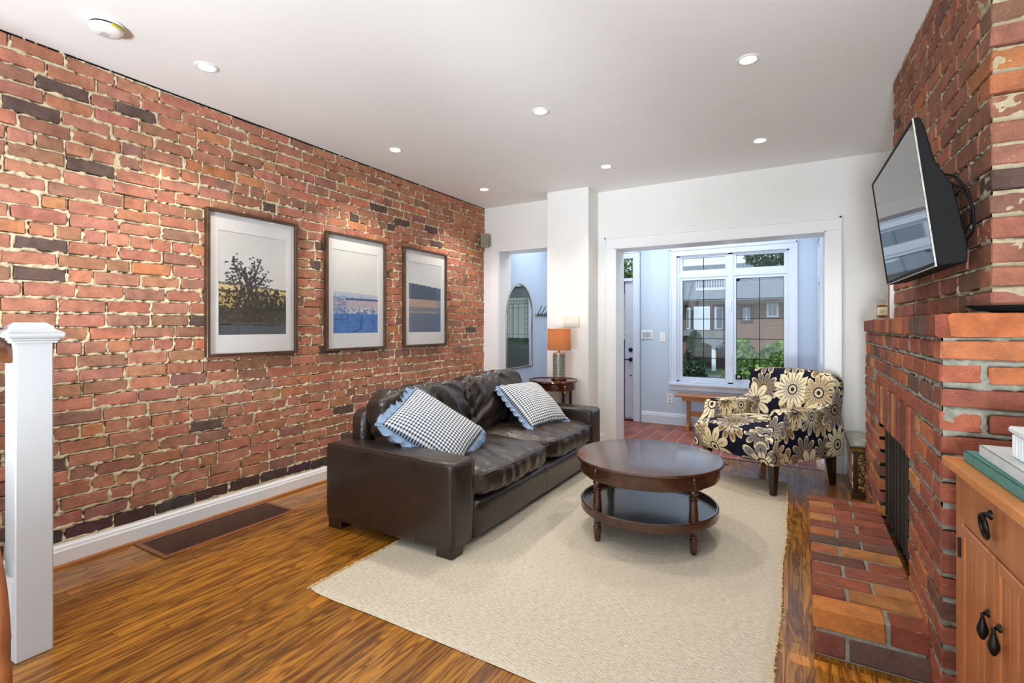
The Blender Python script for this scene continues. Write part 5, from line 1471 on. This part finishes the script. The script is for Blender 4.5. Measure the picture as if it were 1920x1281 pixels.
# ------------------------------------------------------------------ FLOOR REGISTERS
vt = thing('floor_return_grille', 'long bronze slatted return-air grille in the floor beside the brick wall', 'floor vent', (-3.16, 1.775, 0))
vx0, vx1, vy0, vy1 = -3.325, -2.975, 1.365, 2.185
g = G(); fw = .028
g.box(vx0, vx1, vy0, vy0 + fw, 0, .008, .002); g.box(vx0, vx1, vy1 - fw, vy1, 0, .008, .002); g.box(vx0, vx0 + fw, vy0 + fw, vy1 - fw, 0, .008, .002); g.box(vx1 - fw, vx1, vy0 + fw, vy1 - fw, 0, .008, .002); obj('frame', g, mat('copper_rim', (150, 96, 68), .4, .5, col2=(130, 80, 54), ns=10), vt)
g = G(); g.box(vx0 + fw, vx1 - fw, vy0 + fw, vy1 - fw, .0002, .0012); obj('duct', g, 'black', vt)
n = 22
for i in range(n):
    x = vx0 + fw + (vx1 - vx0 - 2 * fw) * (i + .5) / n
    g = G(); g.box(x - .0045, x + .0045, vy0 + fw, vy1 - fw, .001, .0055); obj('slat', g, 'bronze', vt)
for i in range(1, 10):
    y = vy0 + fw + (vy1 - vy0 - 2 * fw) * i / 10
    g = G(); g.box(vx0 + fw, vx1 - fw, y - .002, y + .002, .0012, .0065); obj('crossbar', g, 'bronze', vt)
fr_ = thing('floor_register', 'small wooden floor register between coffee table and armchair', 'floor vent', (-.72, 4.93, 0))
g = G(); 
rx0, rx1, ry0, ry1 = -.86, -.585, 4.87, 4.985
g.box(rx0, rx1, ry0, ry0 + .02, 0, .007, .002); g.box(rx0, rx1, ry1 - .02, ry1, 0, .007, .002); g.box(rx0, rx0 + .02, ry0, ry1, 0, .007, .002); g.box(rx1 - .02, rx1, ry0, ry1, 0, .007, .002); obj('frame', g, 'bench', fr_)
g = G(); g.box(rx0 + .02, rx1 - .02, ry0 + .02, ry1 - .02, .0003, .0015); obj('duct', g, 'black', fr_)
for i in range(6): x = rx0 + .045 + i * .037; g = G(); g.prism([(x - .008, ry0 + .02), (x + .004, ry0 + .02), (x + .010, ry1 - .02), (x - .002, ry1 - .02)], 'z', .001, .005); obj('slat', g, 'bench', fr_)
# unseen rear window, added to go with the fill lamp behind the camera
wr = sroot('window_3'); g = G()
for a in ((-3.0, -2.93), (-1.85, -1.78), (-.62, -.55), (.53, .6)): g.box(*a, -2.62, -2.56, .35, 2.55)
g.box(-3.0, .6, -2.62, -2.56, .35, .42); g.box(-3.0, .6, -2.62, -2.56, 2.48, 2.55); obj('window_frame', g, 'trim', wr)
g = G(); g.box(-2.95, .55, -2.595, -2.59, .4, 2.5); obj('pane', g, 'glass', wr)

# ------------------------------------------------------------------ OUTSIDE
g = G(); g.box(-60, 60, 6.68, 90, -1.3, -1.2); struct('ground', g, mat('lawn_ground', (74, 96, 48), .95, col2=(104, 112, 70), ns=.7))
g = G(); g.box(-60, 60, 18, 26, -1.2, -1.18); struct('road', g, mat('asphalt', (112, 112, 112), .9, col2=(98, 98, 100), ns=3))


def brickish(name, c1, c2, mo, sx=4.2, sz=13):
    t = NT(name); t.set(Roughness=.9); b = t.n('TexBrick'); b.inputs['Scale'].default_value = 1; b.inputs['Brick Width'].default_value = .22; b.inputs['Row Height'].default_value = .075; b.inputs['Mortar Size'].default_value = .01
    sp = t.n('SeparateXYZ'); t.l(t.n('NewGeometry').outputs['Position'], sp.inputs[0]); cb = t.n('CombineXYZ'); t.l(sp.outputs[0], cb.inputs[0]); t.l(sp.outputs[2], cb.inputs[1]); t.l(cb.outputs[0], b.inputs['Vector'])
    b.inputs['Color1'].default_value = C(c1); b.inputs['Color2'].default_value = C(c2); b.inputs['Mortar'].default_value = C(mo); t.l(b.outputs[0], t.b.inputs['Base Color']); return t.m


HB = brickish('house_brick', (116, 78, 66), (138, 96, 80), (150, 134, 118)); HR = mat('slate_shingle', (110, 114, 116), .85, col2=(140, 144, 146), ns=5, stretch=(1, 1, 6)); HD = mat('dark_timber', (84, 70, 62), .7, col2=(70, 58, 52), ns=4); HW = mat('house_white', (226, 230, 232), .6); HGL = NT('house_pane').set(Base_Color=C(120, 140, 156), Roughness=.08, Specular_IOR_Level=.8).m; HSTONE = mat('house_stone', (150, 146, 138), .9, col2=(120, 116, 110), ns=4)
HY0 = 32.4
hs = thing('brick_house', 'brick house across the street with grey roof and bay window, seen through the entry window', 'house', (-3, 35, -1.2))
g = G(); g.box(-9, 3.5, HY0, 42, -1.2, 2.85); wl_ = obj('wall', g, HB, hs)
g = G(); g.prism([(HY0 - .6, 2.80), (HY0 + 3.6, 5.45), (42.5, 2.9), (42.5, 2.75), (HY0 - .6, 2.65)], 'x', -9.6, 4.1); obj('roof', g, HR, hs)
g = G(); g.box(-9.6, 4.1, HY0 - .72, HY0 - .58, 2.58, 2.82); obj('gutter', g, HD, hs)
g = G(); g.prism([(-6.3, HY0), (-5.75, HY0 - .9), (-4.6, HY0 - .9), (-4.0, HY0)], 'z', -1.2, 2.62); by = obj('bay', g, HD, hs)
for x0, x1, yy in ((-5.57, -4.8, HY0 - .93),):
    g = G(); g.box(x0 - .07, x1 + .07, yy - .02, yy + .02, 1.05, 2.45); f = obj('window', g, HW, hs); g = G(); g.box(x0, x1, yy - .03, yy - .015, 1.13, 2.38); obj('pane', g, NT('curtained_pane').set(Base_Color=C(212, 222, 232), Roughness=.3).m, f)
for (x0, y0_), (x1, y1_) in (((-6.22, HY0 - .16), (-5.85, HY0 - .78)), ((-4.53, HY0 - .84), (-4.08, HY0 - .16))):
    d = Vector((x1 - x0, y1_ - y0_, 0)); L = d.length; M = Matrix.Translation(((x0 + x1) / 2, (y0_ + y1_) / 2, 1.75)) @ Matrix.Rotation(math.atan2(d.y, d.x), 4, 'Z')
    g = G(); g.box(-L * .38, L * .38, -.05, .05, -.68, .66, M=M); f = obj('window', g, HW, hs); g = G(); g.box(-L * .26, L * .26, -.065, .065, -.60, .58, M=M); obj('pane', g, HGL, f)
for x0, x1, z0, z1 in ((-1.78, -1.15, 1.78, 2.63), (-3.15, -2.5, 1.5, 2.5)):
    g = G(); g.box(x0, x1, HY0 - .08, HY0 + .02, z0, z1); f = obj('window', g, HW if x0 > -2 else HD, hs); g = G(); g.box(x0 + .12, x1 - .12, HY0 - .10, HY0 - .07, z0 + .12, z1 - .12); obj('pane', g, HGL, f); g = G(); g.box((x0 + x1) / 2 - .02, (x0 + x1) / 2 + .02, HY0 - .12, HY0 - .08, z0 + .12, z1 - .12); obj('muntin', g, HW, f)
g = G(); g.prism([(-7.2, .55), (-5.6, 1.05), (-3.9, .2), (-3.9, .05), (-5.6, .75), (-7.2, .40)], 'y', HY0 - 3.4, HY0 - .9); obj('porch_roof', g, HR, hs)
g = G(); g.box(-6.9, -6.7, HY0 - 3.2, HY0 - 3.0, -1.2, .55); obj('porch_post', g, HW, hs); g = G(); g.box(-4.3, -4.1, HY0 - 3.2, HY0 - 3.0, -1.2, .25); obj('porch_post', g, HW, hs)
g = G(); g.box(-6.3, -4.0, HY0 - 1.0, HY0, .3, 1.0); obj('stone_course', g, HSTONE, hs)
g = G(); g.box(-5.8, -3.8, HY0 + .55, HY0 + 2.5, 3.3, 3.7); g.box(-5.8, -3.8, HY0 + .5, HY0 + .56, 4.3, 4.36)
obj('balcony', g, HW, hs)
for i in range(14): g = G(); g.box(-5.78 + i * .15, -5.74 + i * .15, HY0 + .5, HY0 + .55, 3.7, 4.32); obj('baluster', g, HW, hs)


def leaf_mat(name, c1, c2):
    t = NT(name); t.set(Roughness=.7); n = t.noise(t.coord('world'), 3.5, 3)
    t.l(t.ramp(n, [(.35, C(c1)[:3]), (.65, C(c2)[:3])]), t.b.inputs['Base Color']); return t.m


def foliage(blobs, n, s, seed, m, parent, z0=-1.2):
    r = random.Random(seed); V = []; F = []
    for q in range(n):
        cx, cy, cz, rx, ry, rz = r.choice(blobs)
        d = Vector((r.gauss(0, 1), r.gauss(0, 1), r.gauss(0, 1))).normalized() * r.uniform(.5, 1) ** .5
        p = Vector((cx + d.x * rx, cy + d.y * ry, cz + d.z * rz)); p.z = max(p.z, z0)
        a = Vector((r.gauss(0, 1), r.gauss(0, 1), r.gauss(0, 1))).normalized(); b = a.cross(Vector((r.gauss(0, 1), r.gauss(0, 1), r.gauss(0, 1)))).normalized(); k = s * r.uniform(.6, 1.4); i = len(V)
        V += [p - a * k, p + b * k * .5, p + a * k, p - b * k * .5]; F.append((i, i + 1, i + 2, i + 3))
    me = bpy.data.meshes.new('foliage'); me.from_pydata([tuple(v) for v in V], [], F); o = link('foliage', me, m, parent); o['kind'] = 'stuff'; return o


LG = leaf_mat('bright_leaf', (70, 104, 36), (128, 160, 70)); LD = leaf_mat('dark_leaf', (26, 46, 28), (48, 72, 40)); LM = leaf_mat('mid_leaf', (48, 84, 40), (96, 130, 64)); LT = leaf_mat('grey_leaf', (70, 88, 66), (118, 134, 104))


def tree(name, label, base, h, blobs, n, s, seed, m, tr=.07, cat='tree', group=None):
    t = thing(name, label, cat, (base[0], base[1], -1.2), 0, group)
    g = G(); g.tube([(base[0], base[1], -1.2), (base[0] + .05, base[1], -1.2 + h * .5), (base[0], base[1], -1.2 + h)], [tr, tr * .8, tr * .4], 7); obj('trunk', g, 'rail', t, True)
    foliage(blobs, n, s, seed, m, t); return t


tree('evergreen_shrub', 'dark conical evergreen outside the left half of the entry window', (-1.95, 11, 0), 2.0, [(-1.95, 11, -1.2 + .2 + k * .28, .52 * (1 - k / 9), .52 * (1 - k / 9), .2) for k in range(8)], 5200, .05, 1, LD, cat='shrub')
tree('leafy_shrub', 'sunlit leafy shrub filling the lower right half of the entry window', (-.75, 11.4, 0), 1.7, [(-.75, 11.3, .1, .75, .5, .55), (-.4, 11.5, .45, .45, .4, .5), (-1.05, 11.2, .55, .25, .3, .45), (-.2, 11.2, -.3, .6, .4, .7)], 7000, .055, 2, LG, cat='shrub')
tree('leafy_shrub', 'low mid-green shrub left of the dark evergreen outside', (-2.7, 12, 0), 1.0, [(-2.7, 12, -.3, .6, .5, .6), (-1.5, 12.5, -.5, .6, .5, .45)], 3000, .05, 3, LM, cat='shrub')
tree('street_tree', 'large grey-green tree behind the right window panes, its crown against the sky', (1.6, 27, 0), 5.6, [(-1.4, 27, 4.7, 1.1, 1.2, .6), (.3, 27, 4.9, 1.5, 1.2, .9), (0, 27, 6.2, 1.8, 1.3, 1.3), (2.2, 27, 4.6, 1.4, 1, 1.4)], 4200, .12, 4, LT, .12)
tree('street_tree', 'bright green tree branch at the upper left corner of the entry window', (-6.6, 24, 0), 4.6, [(-6.2, 24, 3.4, 1.1, .9, .9), (-7.4, 24, 4.2, 1.4, 1, 1.2)], 5000, .11, 6, LG, .12)
